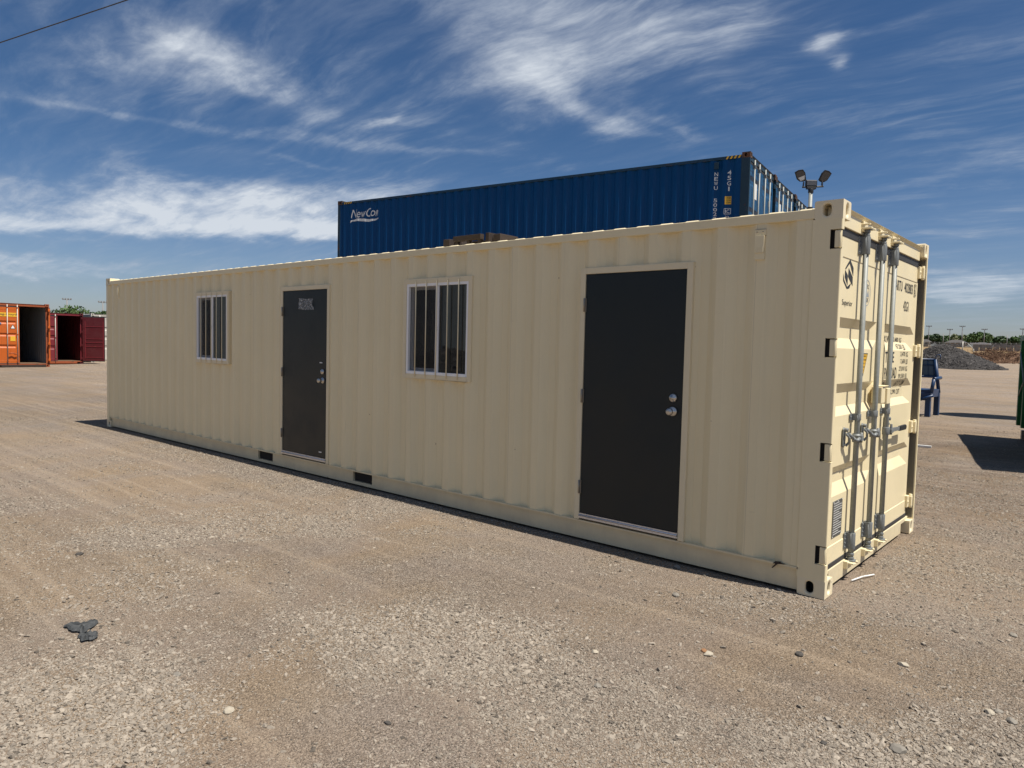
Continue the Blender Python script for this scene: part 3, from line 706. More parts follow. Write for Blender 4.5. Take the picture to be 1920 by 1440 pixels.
def stones(name, pts, size, tone, rot, mat, label, flatten=0.6, variants=6, rough=0.45, parent=None):
    """real stones set on points with geometry nodes"""
    me = bpy.data.meshes.new(name); me.vertices.add(len(pts)); me.vertices.foreach_set('co', np.asarray(pts, dtype=np.float32).ravel())
    for nm, ty, dat in (('size', 'FLOAT_VECTOR', size), ('turn', 'FLOAT_VECTOR', rot), ('tone', 'FLOAT', tone), ('pick', 'INT', RNG.integers(0, variants, len(pts)))):
        at = me.attributes.new(nm, ty, 'POINT'); at.data.foreach_set('vector' if ty == 'FLOAT_VECTOR' else 'value', np.asarray(dat, dtype=np.int32 if ty == 'INT' else np.float32).ravel())
    me.materials.append(mat)
    ng = bpy.data.node_groups.new(name, 'GeometryNodeTree')
    ng.interface.new_socket('Geometry', in_out='INPUT', socket_type='NodeSocketGeometry'); ng.interface.new_socket('Geometry', in_out='OUTPUT', socket_type='NodeSocketGeometry')
    N = ng.nodes; Lk = ng.links.new
    gi = N.new('NodeGroupInput'); go = N.new('NodeGroupOutput')
    g2i = N.new('GeometryNodeGeometryToInstance')
    for k in range(variants):
        ico = N.new('GeometryNodeMeshIcoSphere'); ico.inputs['Radius'].default_value = 0.5; ico.inputs['Subdivisions'].default_value = 2 if k % 2 == 0 else 1
        nz = N.new('ShaderNodeTexNoise'); nz.noise_dimensions = '4D'; nz.inputs['W'].default_value = k * 7.3; nz.inputs['Scale'].default_value = 1.7; nz.inputs['Detail'].default_value = 1.0
        sb = N.new('ShaderNodeVectorMath'); sb.operation = 'SUBTRACT'; sb.inputs[1].default_value = (0.5, 0.5, 0.5); Lk(nz.outputs['Color'], sb.inputs[0])
        sc = N.new('ShaderNodeVectorMath'); sc.operation = 'SCALE'; sc.inputs['Scale'].default_value = rough * 2.2; Lk(sb.outputs[0], sc.inputs[0])
        spn = N.new('GeometryNodeSetPosition'); Lk(ico.outputs['Mesh'], spn.inputs['Geometry']); Lk(sc.outputs[0], spn.inputs['Offset'])
        tr = N.new('GeometryNodeTransform'); Lk(spn.outputs[0], tr.inputs['Geometry']); tr.inputs['Scale'].default_value = (1.0, 0.72 + 0.05 * k, flatten)
        Lk(tr.outputs[0], g2i.inputs[0])
    iop = N.new('GeometryNodeInstanceOnPoints'); iop.inputs['Pick Instance'].default_value = True
    mp = N.new('GeometryNodeMeshToPoints'); Lk(gi.outputs[0], mp.inputs[0]); Lk(mp.outputs[0], iop.inputs['Points'])
    Lk(g2i.outputs[0], iop.inputs['Instance'])
    def att(nm, ty):
        a = N.new('GeometryNodeInputNamedAttribute'); a.data_type = ty; a.inputs[0].default_value = nm; return [o for o in a.outputs if o.enabled][0]
    Lk(att('pick', 'INT'), iop.inputs['Instance Index'])
    Lk(att('size', 'FLOAT_VECTOR'), iop.inputs['Scale'])
    e2r = N.new('FunctionNodeEulerToRotation'); Lk(att('turn', 'FLOAT_VECTOR'), e2r.inputs[0]); Lk(e2r.outputs[0], iop.inputs['Rotation'])
    sm = N.new('GeometryNodeSetMaterial'); sm.inputs['Material'].default_value = mat; Lk(iop.outputs[0], sm.inputs['Geometry'])
    Lk(sm.outputs[0], go.inputs[0])
    o = link(name, me, parent); o.modifiers.new('stones', 'NODES').node_group = ng
    o['kind'] = 'stuff'
    if label: o['label'] = label
    return o
def vnoise(x, y, f, seed):
    """cheap smooth value noise"""
    r = np.random.default_rng(seed); G = r.random((256, 256)); x = x * f + 1000; y = y * f + 1000
    i = np.floor(x).astype(int); j = np.floor(y).astype(int); u = x - i; v = y - j; u = u*u*(3-2*u); v = v*v*(3-2*v)
    g = lambda a, b: G[a % 256, b % 256]
    return (g(i, j)*(1-u) + g(i+1, j)*u)*(1-v) + (g(i, j+1)*(1-u) + g(i+1, j+1)*u)*v
def make_gravel():
    cx, cy = 1.44, -4.83
    P = []; S = []; C_ = []
    for n, r0, r1, s0, s1, floor in ((230000, 1.9, 7.5, 0.0042, 0.0125, 0.24), (120000, 6.0, 20.0, 0.008, 0.020, 0.26), (42000, 2.0, 12.0, 0.012, 0.028, 0.02), (1000, 2.2, 16.0, 0.020, 0.036, 0.5)):
        m = int(n * 2.2)
        r = r0 * (r1 / r0) ** RNG.random(m); a = math.radians(88) + RNG.random(m) * math.radians(88)
        x = cx + r * np.cos(a); y = cy + r * np.sin(a)
        w = 0.5 * vnoise(x * 0.5 - y * 0.2, y, 0.9, 1) + 0.3 * vnoise(x, y, 2.3, 2) + 0.2 * vnoise(x, y, 5.1, 3)
        big = 1.0 if s1 < 0.021 else 0.45
        dens = floor + big * np.clip((w - 0.46) / 0.22, 0, 1); clu = 0.0 * x
        for px, py, rr, q in ((-1.55, -2.25, 0.50, 1.0), (-1.15, -2.05, 0.40, 1.0), (-2.1, -3.75, 0.50, 1.1), (-1.6, -3.9, 0.35, 0.9), (0.75, -1.65, 0.40, 0.8), (1.0, -1.1, 0.30, 0.6), (-3.3, -2.9, 0.5, 0.6), (-4.6, -2.1, 0.7, 0.5), (-0.25, -0.35, 0.35, 0.5), (-2.4, -0.9, 0.5, 0.5)):
            e = np.exp(-((x - px)**2 + (y - py)**2) / rr**2) * (0.4 + 1.2 * vnoise(x, y, 6.0, 9)); dens += q * e; clu = clu + q * e
        for px, py, rr in ((-2.6, -1.2, 0.9), (0.3, -1.3, 0.5), (-1.2, -3.0, 0.4), (0.2, -2.6, 0.5), (-6.0, -1.6, 1.0)):
            dens -= 0.7 * np.exp(-((x - px)**2 + (y - py)**2) / rr**2)
        keep = RNG.random(m) < np.clip(dens, 0.04, 1.0)
        keep &= ~((x > -12.3) & (x < 0.03) & (y > -0.005) & (y < 2.6))
        x, y = x[keep][:n], y[keep][:n]; C_.append(clu[keep][:n])
        s = s0 * (s1 / s0) ** (RNG.random(len(x)) ** 1.6)
        P.append(np.stack([x, y, ground_h(x, y) + s * 0.02], -1)); S.append(s)
    P = np.concatenate(P); S = np.concatenate(S); n = len(P)
    sc = np.stack([S * RNG.uniform(0.85, 1.5, n), S * RNG.uniform(0.8, 1.2, n), S * RNG.uniform(0.7, 1.1, n)], -1)
    rot = np.stack([RNG.normal(0, 0.3, n), RNG.normal(0, 0.3, n), RNG.random(n) * 6.28], -1)
    stones('gravel', P, sc, np.clip(RNG.normal(0.50, 0.30, n) + 0.10 * np.clip(np.concatenate(C_), 0, 1), 0, 1), rot, M_gravel, 'loose crushed gravel strewn over the dusty yard')
make_gravel()

# ------------------------------------------------------------ the cream office container
CL, CW, CH = 12.192, 2.495, 2.591
CR = dict(cast=M_cast, post=M_cream, rail=M_cream, botrail=M_rail, wall=M_creamwall, door=M_cream, hingec=M_cream)
DOORS = [(-2.020, -1.018), (-6.560, -5.530)]
WINS = [(-4.238, -3.262), (-8.842, -7.862)]
OPEN = [(a + 0.002, b - 0.002, 0.17, 2.250) for a, b in DOORS] + [(a + 0.002, b - 0.002, 1.252, 2.248) for a, b in WINS]
ROWS = [(1.853, 1.79, 1.715, 1.645), (1.405, 1.34, 1.245, 1.185), (0.84, 0.785, 0.717, 0.635)]
office, (leafL, leafR), _ = container('office_container', 'long cream shipping container office with two charcoal doors and barred windows', 'shipping container',
    CL, CW, CH, CR, hi=True, openings=OPEN, rows=ROWS, bars_l=(), bars_r=(), fork=((-7.125, -6.768), (-5.090, -4.750)))
locking_bar(leafL, 0.590 - 0.115, 0.125, 2.49, handle='stub')
locking_bar(leafL, 1.030 - 0.115, 0.125, 2.49, handle='stub')
locking_bar(leafR, 1.390 - (CW - 0.115), 0.125, 2.49, handle='lever')
for y in (0.590, 1.030, 1.390):              # keepers welded on header and sill
    g = MB()
    g.box(-0.036, -0.020, y - 0.055, y + 0.050, 2.458, 2.530)
    g.prism([(-0.036, y - 0.060), (0.030, y - 0.052), (0.036, y - 0.030), (0.010, y - 0.028), (0.006, y + 0.020), (0.030, y + 0.030), (0.034, y + 0.055), (-0.036, y + 0.060)], 2.474, 2.487, 'XYZ')
    g.prism([(-0.036, y - 0.060), (0.022, y - 0.052), (0.022, y - 0.034), (-0.01, y - 0.03), (-0.036, y + 0.0)], 2.502, 2.512, 'XYZ')
    obj('cam_keeper', g, M_cream, office, 0.003)
    g = MB(); g.box(-0.041, -0.012, y - 0.065, y + 0.030, 0.082, 0.136)
    g.prism([(-0.041, y - 0.064), (0.024, y - 0.058), (0.034, y - 0.02), (0.012, y - 0.018), (0.010, y + 0.018), (0.034, y + 0.022), (0.026, y + 0.045), (-0.041, y + 0.05)], 0.118, 0.130, 'XYZ')
    obj('cam_keeper', g, M_cream, office, 0.003)
g = MB().box(-0.050, 0.022, 1.060, 1.165, 1.240, 1.362); g.box(-0.050, 0.036, 1.168, 1.262, 1.232, 1.352); g.box(-0.050, 0.030, 1.085, 1.225, 1.366, 1.372)
obj('lock_box', g, M_cream, office, 0.006)
# hinge slot shade painted as dark quads; vertical strip beside the corner post
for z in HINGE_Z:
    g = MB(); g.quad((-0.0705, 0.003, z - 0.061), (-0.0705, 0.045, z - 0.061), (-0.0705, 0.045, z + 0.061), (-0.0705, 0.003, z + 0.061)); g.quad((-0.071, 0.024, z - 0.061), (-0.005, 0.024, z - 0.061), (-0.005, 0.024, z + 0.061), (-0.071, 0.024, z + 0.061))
    obj('hinge_slot_shade', g, M_dark, office, recalc=False)
obj('post_shade_strip', MB().box(-0.118, -0.010, CW - 0.046, CW - 0.0405, 0.13, 2.46), flat('post_shade_grey', (0.13, 0.12, 0.098), 0.7, 0, 0.15, 8), office)  # grey strip laid over the post return to paint its shade
mb = MB().box(-0.232, -0.186, 0.006, 0.016, 0.177, 2.480); obj('edge_strip', mb, M_cream, office, 0.003)

def personnel_door(xa, xb, extra):
    """frame outer xa..xb"""
    f = MB(); z0, z1 = 0.180, 2.252; w = 0.048
    f.box(xa, xa + w, -0.004, 0.10, z0, z1); f.box(xb - w, xb, -0.004, 0.10, z0, z1); f.box(xa + w, xb - w, -0.004, 0.10, z1 - w, z1)
    obj('door_frame', f, M_trim, office, 0.002)
    a, b = xa + w + 0.003, xb - w - 0.003
    d = obj('entrance_door', MB().box(a, b, 0.004, 0.048, 0.238, z1 - w - 0.003), M_door, office, 0.002)
    t = MB().box(xa + w, xb - w, -0.012, 0.10, 0.196, 0.212); t.box(a, b, -0.006, 0.003, 0.214, 0.236)
    t.tube((a, -0.010, 0.219), (b, -0.010, 0.219), 0.006, n=8)
    for k in range(6):
        x = a + (k + 0.5) * (b - a) / 6; t.tube((x, -0.006, 0.229), (x, -0.010, 0.229), 0.004, n=6)
    obj('threshold', t, M_alu, office)
    for z in (1.953, 1.209, 0.454):
        h = MB().tube((a - 0.006, -0.010, z - 0.055), (a - 0.006, -0.010, z + 0.055), 0.0075, n=10)
        h.box(a - 0.004, a + 0.010, -0.004, 0.003, z - 0.055, z + 0.055)
        obj('hinge', h, M_hinge, d)
    xk = b - 0.078
    k = MB().lathe((xk, 0.0035, 1.145), (0, -1, 0), [(0, 0.0), (0.0, 0.036), (0.006, 0.036), (0.010, 0.028), (0.014, 0.014), (0.030, 0.012), (0.036, 0.018), (0.042, 0.026), (0.054, 0.0275), (0.064, 0.024), (0.068, 0.014), (0.068, 0.0)])
    obj('door_knob', k, M_nickel, d)
    k = MB().lathe((xk + 0.004, 0.0035, 1.247), (0, -1, 0), [(0, 0.0), (0, 0.033), (0.012, 0.031), (0.018, 0.026), (0.018, 0.013), (0.022, 0.012), (0.022, 0.0)])
    obj('deadbolt', k, M_nickel, d)
    return d, a, b
personnel_door(*DOORS[0], False)
dl, a, b = personnel_door(*DOORS[1], True)
# clear packet taped high on the farther door, and two scraps of tape
xs = np.linspace(-6.150, -5.862, 9); zs = np.linspace(1.975, 2.105, 6); mb = MB(); vs_ = []
for j, z in enumerate(zs):
    for i, x in enumerate(xs):
        vs_.append((x + 0.004 * math.sin(j * 1.9) + (0.02 if i == 8 and j < 2 else 0), -0.004 - 0.008 * (0.5 + 0.5 * math.sin(i * 2.1 + j * 1.3)), z + 0.003 * math.sin(i * 1.1) - 0.0015 * i))
mb.add(vs_, [(j*9+i, j*9+i+1, (j+1)*9+i+1, (j+1)*9+i) for j in range(5) for i in range(8)], True)
tag(obj('document_packet', mb, M_film, None), 'crumpled clear plastic packet taped high on the farther charcoal door', 'packet')
for z in (1.351, 0.303):
    mb = MB().box(-5.722, -5.668, 0.001, 0.0035, z - 0.006, z + 0.006); obj('tape_scrap', mb, M_white, dl)

def window(xa, xb):
    """sliding vinyl window behind five upright bars; trim outer xa..xb"""
    z0, z1 = 1.250, 2.250; w = 0.046
    f = MB(); f.box(xa, xa + w, -0.005, 0.09, z0, z1); f.box(xb - w, xb, -0.005, 0.09, z0, z1)
    f.box(xa + w, xb - w, -0.005, 0.09, z1 - w, z1); f.box(xa + w, xb - w, -0.005, 0.09, z0, z0 + w)
    trim = obj('window_trim', f, M_trim, office, 0.002)
    a, b, c, d = xa + w, xb - w, z0 + w, z1 - w; m = (a + b) / 2
    win = MB(); t = 0.028
    win.box(a, a + t, 0.000, 0.085, c, d); win.box(b - t, b, 0.000, 0.085, c, d)
    win.box(a + t, b - t, 0.000, 0.085, d - t, d); win.box(a + t, b - t, -0.004, 0.085, c, c + t)
    win.box(m - 0.020, m + 0.024, 0.008, 0.085, c + t, d - t)
    w_ = obj('window', win, M_vinyl, office, 0.002)
    s = MB(); a2, b2, c2, d2 = a + t, m - 0.020, c + t, d - t; q = 0.034       # sliding sash, set deeper
    s.box(a2, a2 + q, 0.045, 0.07, c2, d2); s.box(b2 - q*0.5, b2, 0.045, 0.07, c2, d2); s.box(a2 + q, b2 - q*0.5, 0.045, 0.07, c2, c2 + q); s.box(a2 + q, b2 - q*0.5, 0.045, 0.07, d2 - q, d2)
    obj('sliding_sash', s, M_vinyl, w_, 0.002)
    obj('pane', MB().box(a2 + q, b2 - q*0.5, 0.055, 0.060, c2 + q, d2 - q), M_glass, w_)
    obj('insect_screen', MB().box(a2 + 0.004, b2 - 0.002, 0.024, 0.026, c2 + 0.004, d2 - 0.004), M_screen, w_)
    obj('pane', MB().box(m + 0.024, b - t, 0.020, 0.025, c2, d2), M_glass, w_)
    obj('window_latch', MB().box(m - 0.006, m + 0.010, 0.000, 0.007, (c + d) / 2 - 0.02, (c + d) / 2 + 0.02), M_vinyl, w_, 0.002)
    for x in np.linspace(xa + 0.196, xb - 0.170, 5):
        g = MB(); g.path([(x, -0.005, 1.262), (x, -0.010, 1.272), (x, -0.010, 2.222), (x, -0.005, 2.234)], 0.0055, 8)
        obj('window_bar', g, M_trim, office)
for a, b in WINS: window(a, b)

# vents
def vent(x, z, w=0.070, h=0.205):
    g = MB().box(x - w/2 - 0.004, x + w/2 + 0.004, -0.003, 0.010, z + h/2 - 0.040, z + h/2)
    g.box(x - w/2, x + w/2 - 0.004, -0.011, 0.010, z - h/2 + 0.045, z + h/2 - 0.042)
    g.box(x - w/2, x + w/2, -0.005, 0.010, z - h/2, z - h/2 + 0.045)
    for k in range(5):
        g.box(x - w/2 + 0.006 + k*0.012, x - w/2 + 0.012 + k*0.012, -0.0125, -0.010, z - h/2 + 0.048, z - h/2 + 0.085)
    for dx in (-0.02, 0.02): g.tube((x + dx, -0.003, z + h/2 - 0.016), (x + dx, -0.006, z + h/2 - 0.016), 0.004, n=6)
    v = obj('air_vent', g, M_cream, office, 0.002)
    s = MB()
    for dx in (-0.02, 0.02): s.box(x + dx - 0.006, x + dx + 0.004, -0.0075, -0.0035, z + h/2 - 0.020, z + h/2 - 0.014)
    s.box(x - w/2 - 0.002, x + w/2 + 0.002, -0.0045, 0.010, z + h/2 - 0.0425, z + h/2 - 0.0405)
    s.box(x - w/2 - 0.004, x + w/2 + 0.004, -0.0045, 0.010, z + h/2 - 0.002, z + h/2 + 0.001)
    obj('vent_screws', s, M_hinge, v)
vent(-0.530, 2.340); vent(-11.665, 2.345)
# torn bit of rusty metal on the bottom rail
mb = MB()
for p in ([(-0.33, 0.185), (-0.29, 0.19), (-0.30, 0.172), (-0.345, 0.168)], [(-0.325, 0.172), (-0.31, 0.17), (-0.345, 0.135), (-0.352, 0.138)], [(-0.30, 0.183), (-0.26, 0.180), (-0.27, 0.176), (-0.30, 0.173)]):
    mb.prism(p, -0.004, 0.004, 'XZY')
obj('rust_scab', mb, M_rust, office)

# backing wall panels inside, seen dimly through the glass
mb = MB().box(-12.05, -0.30, 2.30, 2.33, 0.17, 2.44); mb.box(-12.05, -0.30, 0.10, 2.33, 2.442, 2.45); mb.box(-0.30, -0.28, 0.06, 2.33, 0.17, 2.44); mb.box(-12.08, -12.05, 0.06, 2.33, 0.17, 2.44)
obj('inner_lining', mb, M_inner, office)
obj('inner_partition', MB().box(-7.25, -7.20, 0.10, 2.29, 0.17, 2.44), M_inner, office)

# print on the cargo doors
XD = -0.050
def door_text(s, y0, y1, z0, z1, mat=None, stroke=0.0, name='door_lettering', leaf=None):
    if ' ' in s:                                             # one object per word
        tot_ = len(s); k = 0
        for wd in s.split(' '):
            a, b = y0 + (y1 - y0) * k / tot_, y0 + (y1 - y0) * (k + len(wd)) / tot_; door_text(wd, a, b, z0, z1, mat, stroke, name, leaf); k += len(wd) + 1
        return
    leaf = leaf or leafR; hy = 0.115 if leaf is leafL else CW - 0.115
    cuts = [z - z0 for r in ROWS for z in r] + [z - z0 + (z - z0) * 0 + 0.012 for r in ROWS for z in r]
    fn = lambda u, v: (-door_depth(ROWS, z0 + v) + 0.0016, y0 + u - hy, z0 + v)
    obj(name, text_mb(s, fn, y1 - y0, z1 - z0, cuts, stroke), mat or M_ink, leaf, recalc=False)
door_text('ARTU', 1.62, 1.855, 2.137, 2.222, stroke=0.01); door_text('402883', 1.92, 2.225, 2.137, 2.222, stroke=0.01)
g = MB()
for a, b, c, d in ((2.262, 2.332, 2.224, 2.230), (2.262, 2.332, 2.128, 2.134), (2.262, 2.266, 2.128, 2.230), (2.328, 2.332, 2.128, 2.230)):
    g.box(-0.0465 + 0.05 - 0.004, 0.0016, a - CW + 0.115, b - CW + 0.115, c, d)
obj('check_digit_box', g, M_ink, leafR); door_text('6', 2.282, 2.314, 2.142, 2.216)
door_text('42G1', 1.92, 2.10, 1.980, 2.066, stroke=0.01)
for s, y0, y1, z0 in (('30,480 KG', 1.74, 2.05, 1.712), ('67,200 LB', 1.80, 2.09, 1.655), ('3,470 KG', 1.91, 2.17, 1.592), ('7,650 LB', 1.92, 2.17, 1.530),
                      ('27,010 KG', 1.88, 2.17, 1.468), ('59,550 LB', 1.87, 2.16, 1.405), ('67.7 CBM', 1.84, 2.14, 1.345), ('2,390 CUFT', 1.78, 2.08, 1.272)):
    door_text(s, y0, y1, z0, z0 + 0.043, stroke=0.004)
door_text('MAX.WT', 1.36, 1.71, 1.706, 1.762, stroke=0.01); door_text('TARE', 1.42, 1.70, 1.545, 1.632, stroke=0.01); door_text('PAYLOAD', 1.42, 1.80, 1.412, 1.505, stroke=0.01); door_text('CU.CAP', 1.42, 1.68, 1.325, 1.385, stroke=0.01)
# emblem on the left leaf: two interlocked blades forming an S
def leaf_print(name, polys, mat, hy=0.115, leaf=None, lift=0.0016):
    g = MB()
    for p in polys: g.poly([(-0.004 + lift, y - hy, z) for y, z in p])
    return obj(name, g, mat, leaf or leafL, recalc=False)
def lg(pts): return [(0.235 + u * 0.235, 2.052 + v * 0.20) for u, v in pts]
leaf_print('company_emblem', [
    lg([(0.20, 0.66), (0.62, 1.0), (0.78, 0.83), (0.62, 0.83), (0.50, 0.80), (0.22, 0.66)][:2] + [(0.98, 0.74), (0.98, 0.46), (0.60, 0.86), (0.24, 0.61)]),
    lg([(0.52, 0.70), (0.50, 0.40), (0.96, 0.12), (0.94, 0.42)]),
    lg([(0.20, 0.60), (0.46, 0.44), (0.48, 0.10), (0.18, 0.36)]),
    lg([(0.02, 0.48), (0.10, 0.30), (0.48, 0.02), (0.70, 0.06), (0.84, 0.22), (0.46, 0.06), (0.06, 0.34)][:1] + [(0.06, 0.22), (0.42, -0.02), (0.66, 0.02), (0.82, 0.22), (0.44, 0.05), (0.14, 0.26)])], M_ink)
def ltext(s, y0, y1, z0, z1, mat=None, stroke=0.0, name='door_lettering'):
    obj(name, text_mb(s, lambda u, v: (-0.004 + 0.0018, y0 + u - 0.115, z0 + v), y1 - y0, z1 - z0, (), stroke), mat or M_ink, leafL, recalc=False)
ltext('Superior', 0.245, 0.475, 1.925, 1.975)
def ring(cy, cz, r0, r1, n=28): return [[(cy + r0*math.cos(t), cz + r0*math.sin(t)), (cy + r1*math.cos(t), cz + r1*math.sin(t)), (cy + r1*math.cos(t2), cz + r1*math.sin(t2)), (cy + r0*math.cos(t2), cz + r0*math.sin(t2))] for t, t2 in [(2*PI*i/n, 2*PI*(i+1)/n) for i in range(n)]]
cy, cz = 0.815, 2.055
leaf_print('round_seal', ring(cy, cz, 0.090, 0.096) + ring(cy, cz, 0.058, 0.063), M_inkgrey)
for t, s in ((0.042, 'CSC'), (-0.055, 'ABS')): ltext(s, cy - 0.035, cy + 0.045, cz + t - 0.012, cz + t + 0.018, M_ink, 0.0, 'seal_lettering')
leaf_print('seal_emblem', [[(cy - 0.03, cz - 0.02), (cy, cz + 0.03), (cy + 0.012, cz - 0.02)], [(cy + 0.0, cz - 0.028), (cy + 0.035, cz + 0.02), (cy + 0.05, cz - 0.028)]], M_inkgrey)
leaf_print('warning_label', [[(0.700, 1.615), (0.925, 1.615), (0.822, 1.445)]], M_ink, lift=-0.0 + 0.0014)
leaf_print('warning_label', [[(0.718, 1.607), (0.909, 1.607), (0.822, 1.462)]], M_yellow, lift=0.0020)
for i, (s, w) in enumerate((('WARNING', 0.13), ('CONTAINER', 0.115), ('9 ft 6', 0.075), ('HIGH', 0.05), ('!', 0.012))):
    z = 1.587 - i * 0.026; obj('warning_lettering', text_mb(s, lambda u, v: (-0.004 + 0.0026, 0.820 - w/2 + u - 0.115, z + v), w, 0.013), M_ink, leafL, recalc=False)
mb = MB().box(-0.0040, 0.0015, 0.262 - 0.115, 0.465 - 0.115, 0.348, 0.598)
obj('data_plate', mb, M_plate, leafL, 0.001)
mb = MB()
for i in range(14):
    z = 0.580 - i * 0.0165; mb.box(0.0015, 0.0022, 0.275 - 0.115, 0.275 - 0.115 + (0.178 if i % 4 else 0.12), z, z + 0.003)
for (y, z) in ((0.268, 0.592), (0.459, 0.592), (0.268, 0.354), (0.459, 0.354), (0.363, 0.592)): mb.tube((0.001, y - 0.115, z), (0.004, y - 0.115, z), 0.004, n=6)
obj('plate_lettering', mb, M_white, leafL)

# ------------------------------------------------------------ rusty rack on the roof
rr = thing('rusty_rack', 'rusty steel frame and castings lying on the cream container roof', 'steel rack', (-4.36, 1.16, 2.568))
rr.scale = (0.80, 1.0, 0.95)
g = MB(); g.box(-0.18, 0.36, -0.22, -0.16, 0.215, 0.275); g.box(-0.18, 0.36, 0.16, 0.22, 0.20, 0.26); g.box(0.10, 0.34, -0.14, 0.10, 0.0, 0.21)
for x in (-0.16, 0.07, 0.285):
    for y in (-0.20, 0.165): g.box(x, x + 0.055, y, y + 0.05, 0.0, 0.218)
obj('rack_frame', g, M_rust, rr, 0.003)
for x0, s in ((-0.46, 1), (0.66, -1)):
    g = MB(); g.box(min(x0, x0 + s*0.13), max(x0, x0 + s*0.13), -0.16, 0.14, 0, 0.265)
    g.prism([(x0 + s*0.13, 0.0), (x0 + s*0.13, 0.25), (x0 + s*0.19, 0.22), (x0 + s*0.27, 0.25), (x0 + s*0.29, 0.14), (x0 + s*0.29, 0.0)], -0.08, 0.06, 'XZY')
    obj('corner_shoe', g, M_rust, rr, 0.006)
g = MB(); g.box(0.385, 0.45, -0.16, 0.16, 0.0, 0.29); g.prism([(0.34, 0.0), (0.40, 0.29), (0.45, 0.28), (0.52, 0.0)], -0.10, -0.06, 'XZY')
obj('corner_shoe', g, M_rust, rr, 0.004)
for x in (-0.06, 0.02, 0.13, 0.20):
    g = MB(); pts = [(x + 0.045*math.cos(t), -0.10 + 0.02*t, 0.10 + 0.065*math.sin(t)) for t in np.linspace(0, 5.4, 10)]; g.path(pts, 0.012, 6)
    obj('shackle', g, M_rust, rr)

# ------------------------------------------------------------ blue stack
BL, BW, BH = 12.192, 2.438, 2.896
BM = dict(cast=M_rustcast, post=M_bluepost, rail=M_bluerail, botrail=M_bluerail, wall=M_blue, door=M_bluedoor, hingec=M_bluepost)
ang = math.radians(8.47); ex = Vector((math.cos(ang), math.sin(ang), 0)); ey = Vector((-math.sin(ang), math.cos(ang), 0)); o0 = Vector((-4.88, 9.95, 0))
BRO = [(BH*.85, BH*.825, BH*.80, BH*.775), (BH*.62, BH*.595, BH*.56, BH*.535), (BH*.42, BH*.395, BH*.36, BH*.335)]
bb, (bl, br), _ = container('blue_container', 'x', 'shipping container', BL, BW, BH, BM, rows=BRO, pitch=0.278)
for leaf, hy in ((bl, 0.115), (br, BW - 0.115)):
    for y in ((0.44, 0.86) if leaf is bl else (1.40, 1.86)): locking_bar(leaf, y + 0.0 - hy, 0.13, BH - 0.09, hi=False)
# white stickers and plates on the doors of each
g = MB().box(0.0005, 0.003, 0.62 - 0.115, 0.82 - 0.115, 2.02, 2.36); obj('white_sticker', g, M_white, bl)
g = MB().box(0.0005, 0.003, 1.50 - BW + 0.115, 1.62 - BW + 0.115, 1.98, 2.14); obj('white_sticker', g, M_white, br)
g = MB().box(0.0005, 0.003, 1.92 - BW + 0.115, 2.05 - BW + 0.115, 2.06, 2.20); obj('white_sticker', g, M_white, br)
g = MB()
for i in range(4): g.prism([(-0.52 + i*0.085, BH - 0.112), (-0.48 + i*0.085, BH - 0.112), (-0.445 + i*0.085, BH - 0.052), (-0.485 + i*0.085, BH - 0.052)], -0.001, 0.0015, 'XZY')
for i in range(4): g.prism([(-BL + 0.26 + i*0.085, BH - 0.112), (-BL + 0.30 + i*0.085, BH - 0.112), (-BL + 0.335 + i*0.085, BH - 0.052), (-BL + 0.295 + i*0.085, BH - 0.052)], -0.001, 0.0015, 'XZY')
obj('height_stripes', g, M_yellow, bb)
names = ['blue container nearest behind the cream office, top of its stack, lettered side showing', 'blue container second in the row behind the office, top tier, doors only showing',
         'blue container third in the row behind the office, top tier, mostly hidden', 'blue container fourth in the row, top tier, hidden by its neighbours']
low = ['bottom blue container of the nearest stack behind the office', 'bottom blue container of the second stack behind the office', 'bottom blue container of the third stack behind the office', 'bottom blue container of the farthest stack behind the office']
for i in range(4):
    for k, lab in ((1, names[i]), (0, low[i])):
        c = bb if (i == 0 and k == 1) else copy_tree(bb)
        p = o0 + ey * (2.47 * i) - ex * (0.02 * i if k else 0.06)
        c.location = (p.x, p.y, 0.001 + k * (BH + 0.003)); c.rotation_euler = (0, 0, ang); c['label'] = lab; c['group'] = 'stacked blue containers behind the office'
# print on the top near one only
BPROF = corr_profile(-BL + 0.10, -0.185, 0.278, 0.072, 0.068, 0.070, 0.03)
def blue_text(s, x0, x1, z0, z1, mat=None, stroke=0.0, name='side_lettering', shape=None):
    """print follows the pressed ribs"""
    mb = text_mb(s, lambda u, v: (x0 + u, 0.0, z0 - 2.899 + v), x1 - x0, z1 - z0, (), stroke) if shape is None else shape
    me = mb.mesh(name, mat or M_white, False)
    bm = bmesh.new(); bm.from_mesh(me)
    for px, k in BPROF:
        if x0 - 0.01 < px < x1 + 0.01: bmesh.ops.bisect_plane(bm, geom=bm.verts[:] + bm.edges[:] + bm.faces[:], plane_co=(px, 0, 0), plane_no=(1, 0, 0))
    for v in bm.verts: v.co.y = 0.009 + 0.041 * kat(BPROF, v.co.x) - 0.003
    bm.to_mesh(me); bm.free(); link(name, me, bb)
blue_text('', -11.64, -10.48, 0, 0, shape=text_mb('NewCon', lambda u, v: (-11.64 + u + 0.22*v, 0.0, 5.25 - 2.899 + v), 1.06, 0.25), name='side_lettering')
sw = MB(); n = 22; up = []; dn = []
for i in range(n + 1):
    t = i / n; x = -11.66 + t * 1.12; z = 5.155 + 0.03 * math.sin(t * 6.0 + 0.3) + 0.02 * t
    w = 0.012 + 0.028 * math.sin(PI * min(1, t * 1.05)) ** 0.7; up.append((x, 0, z + w - 2.899)); dn.append((x, 0, z - w - (0.05 if i == 0 else 0) - 2.899))
for i in range(n): sw.quad(dn[i], dn[i+1], up[i+1], up[i])
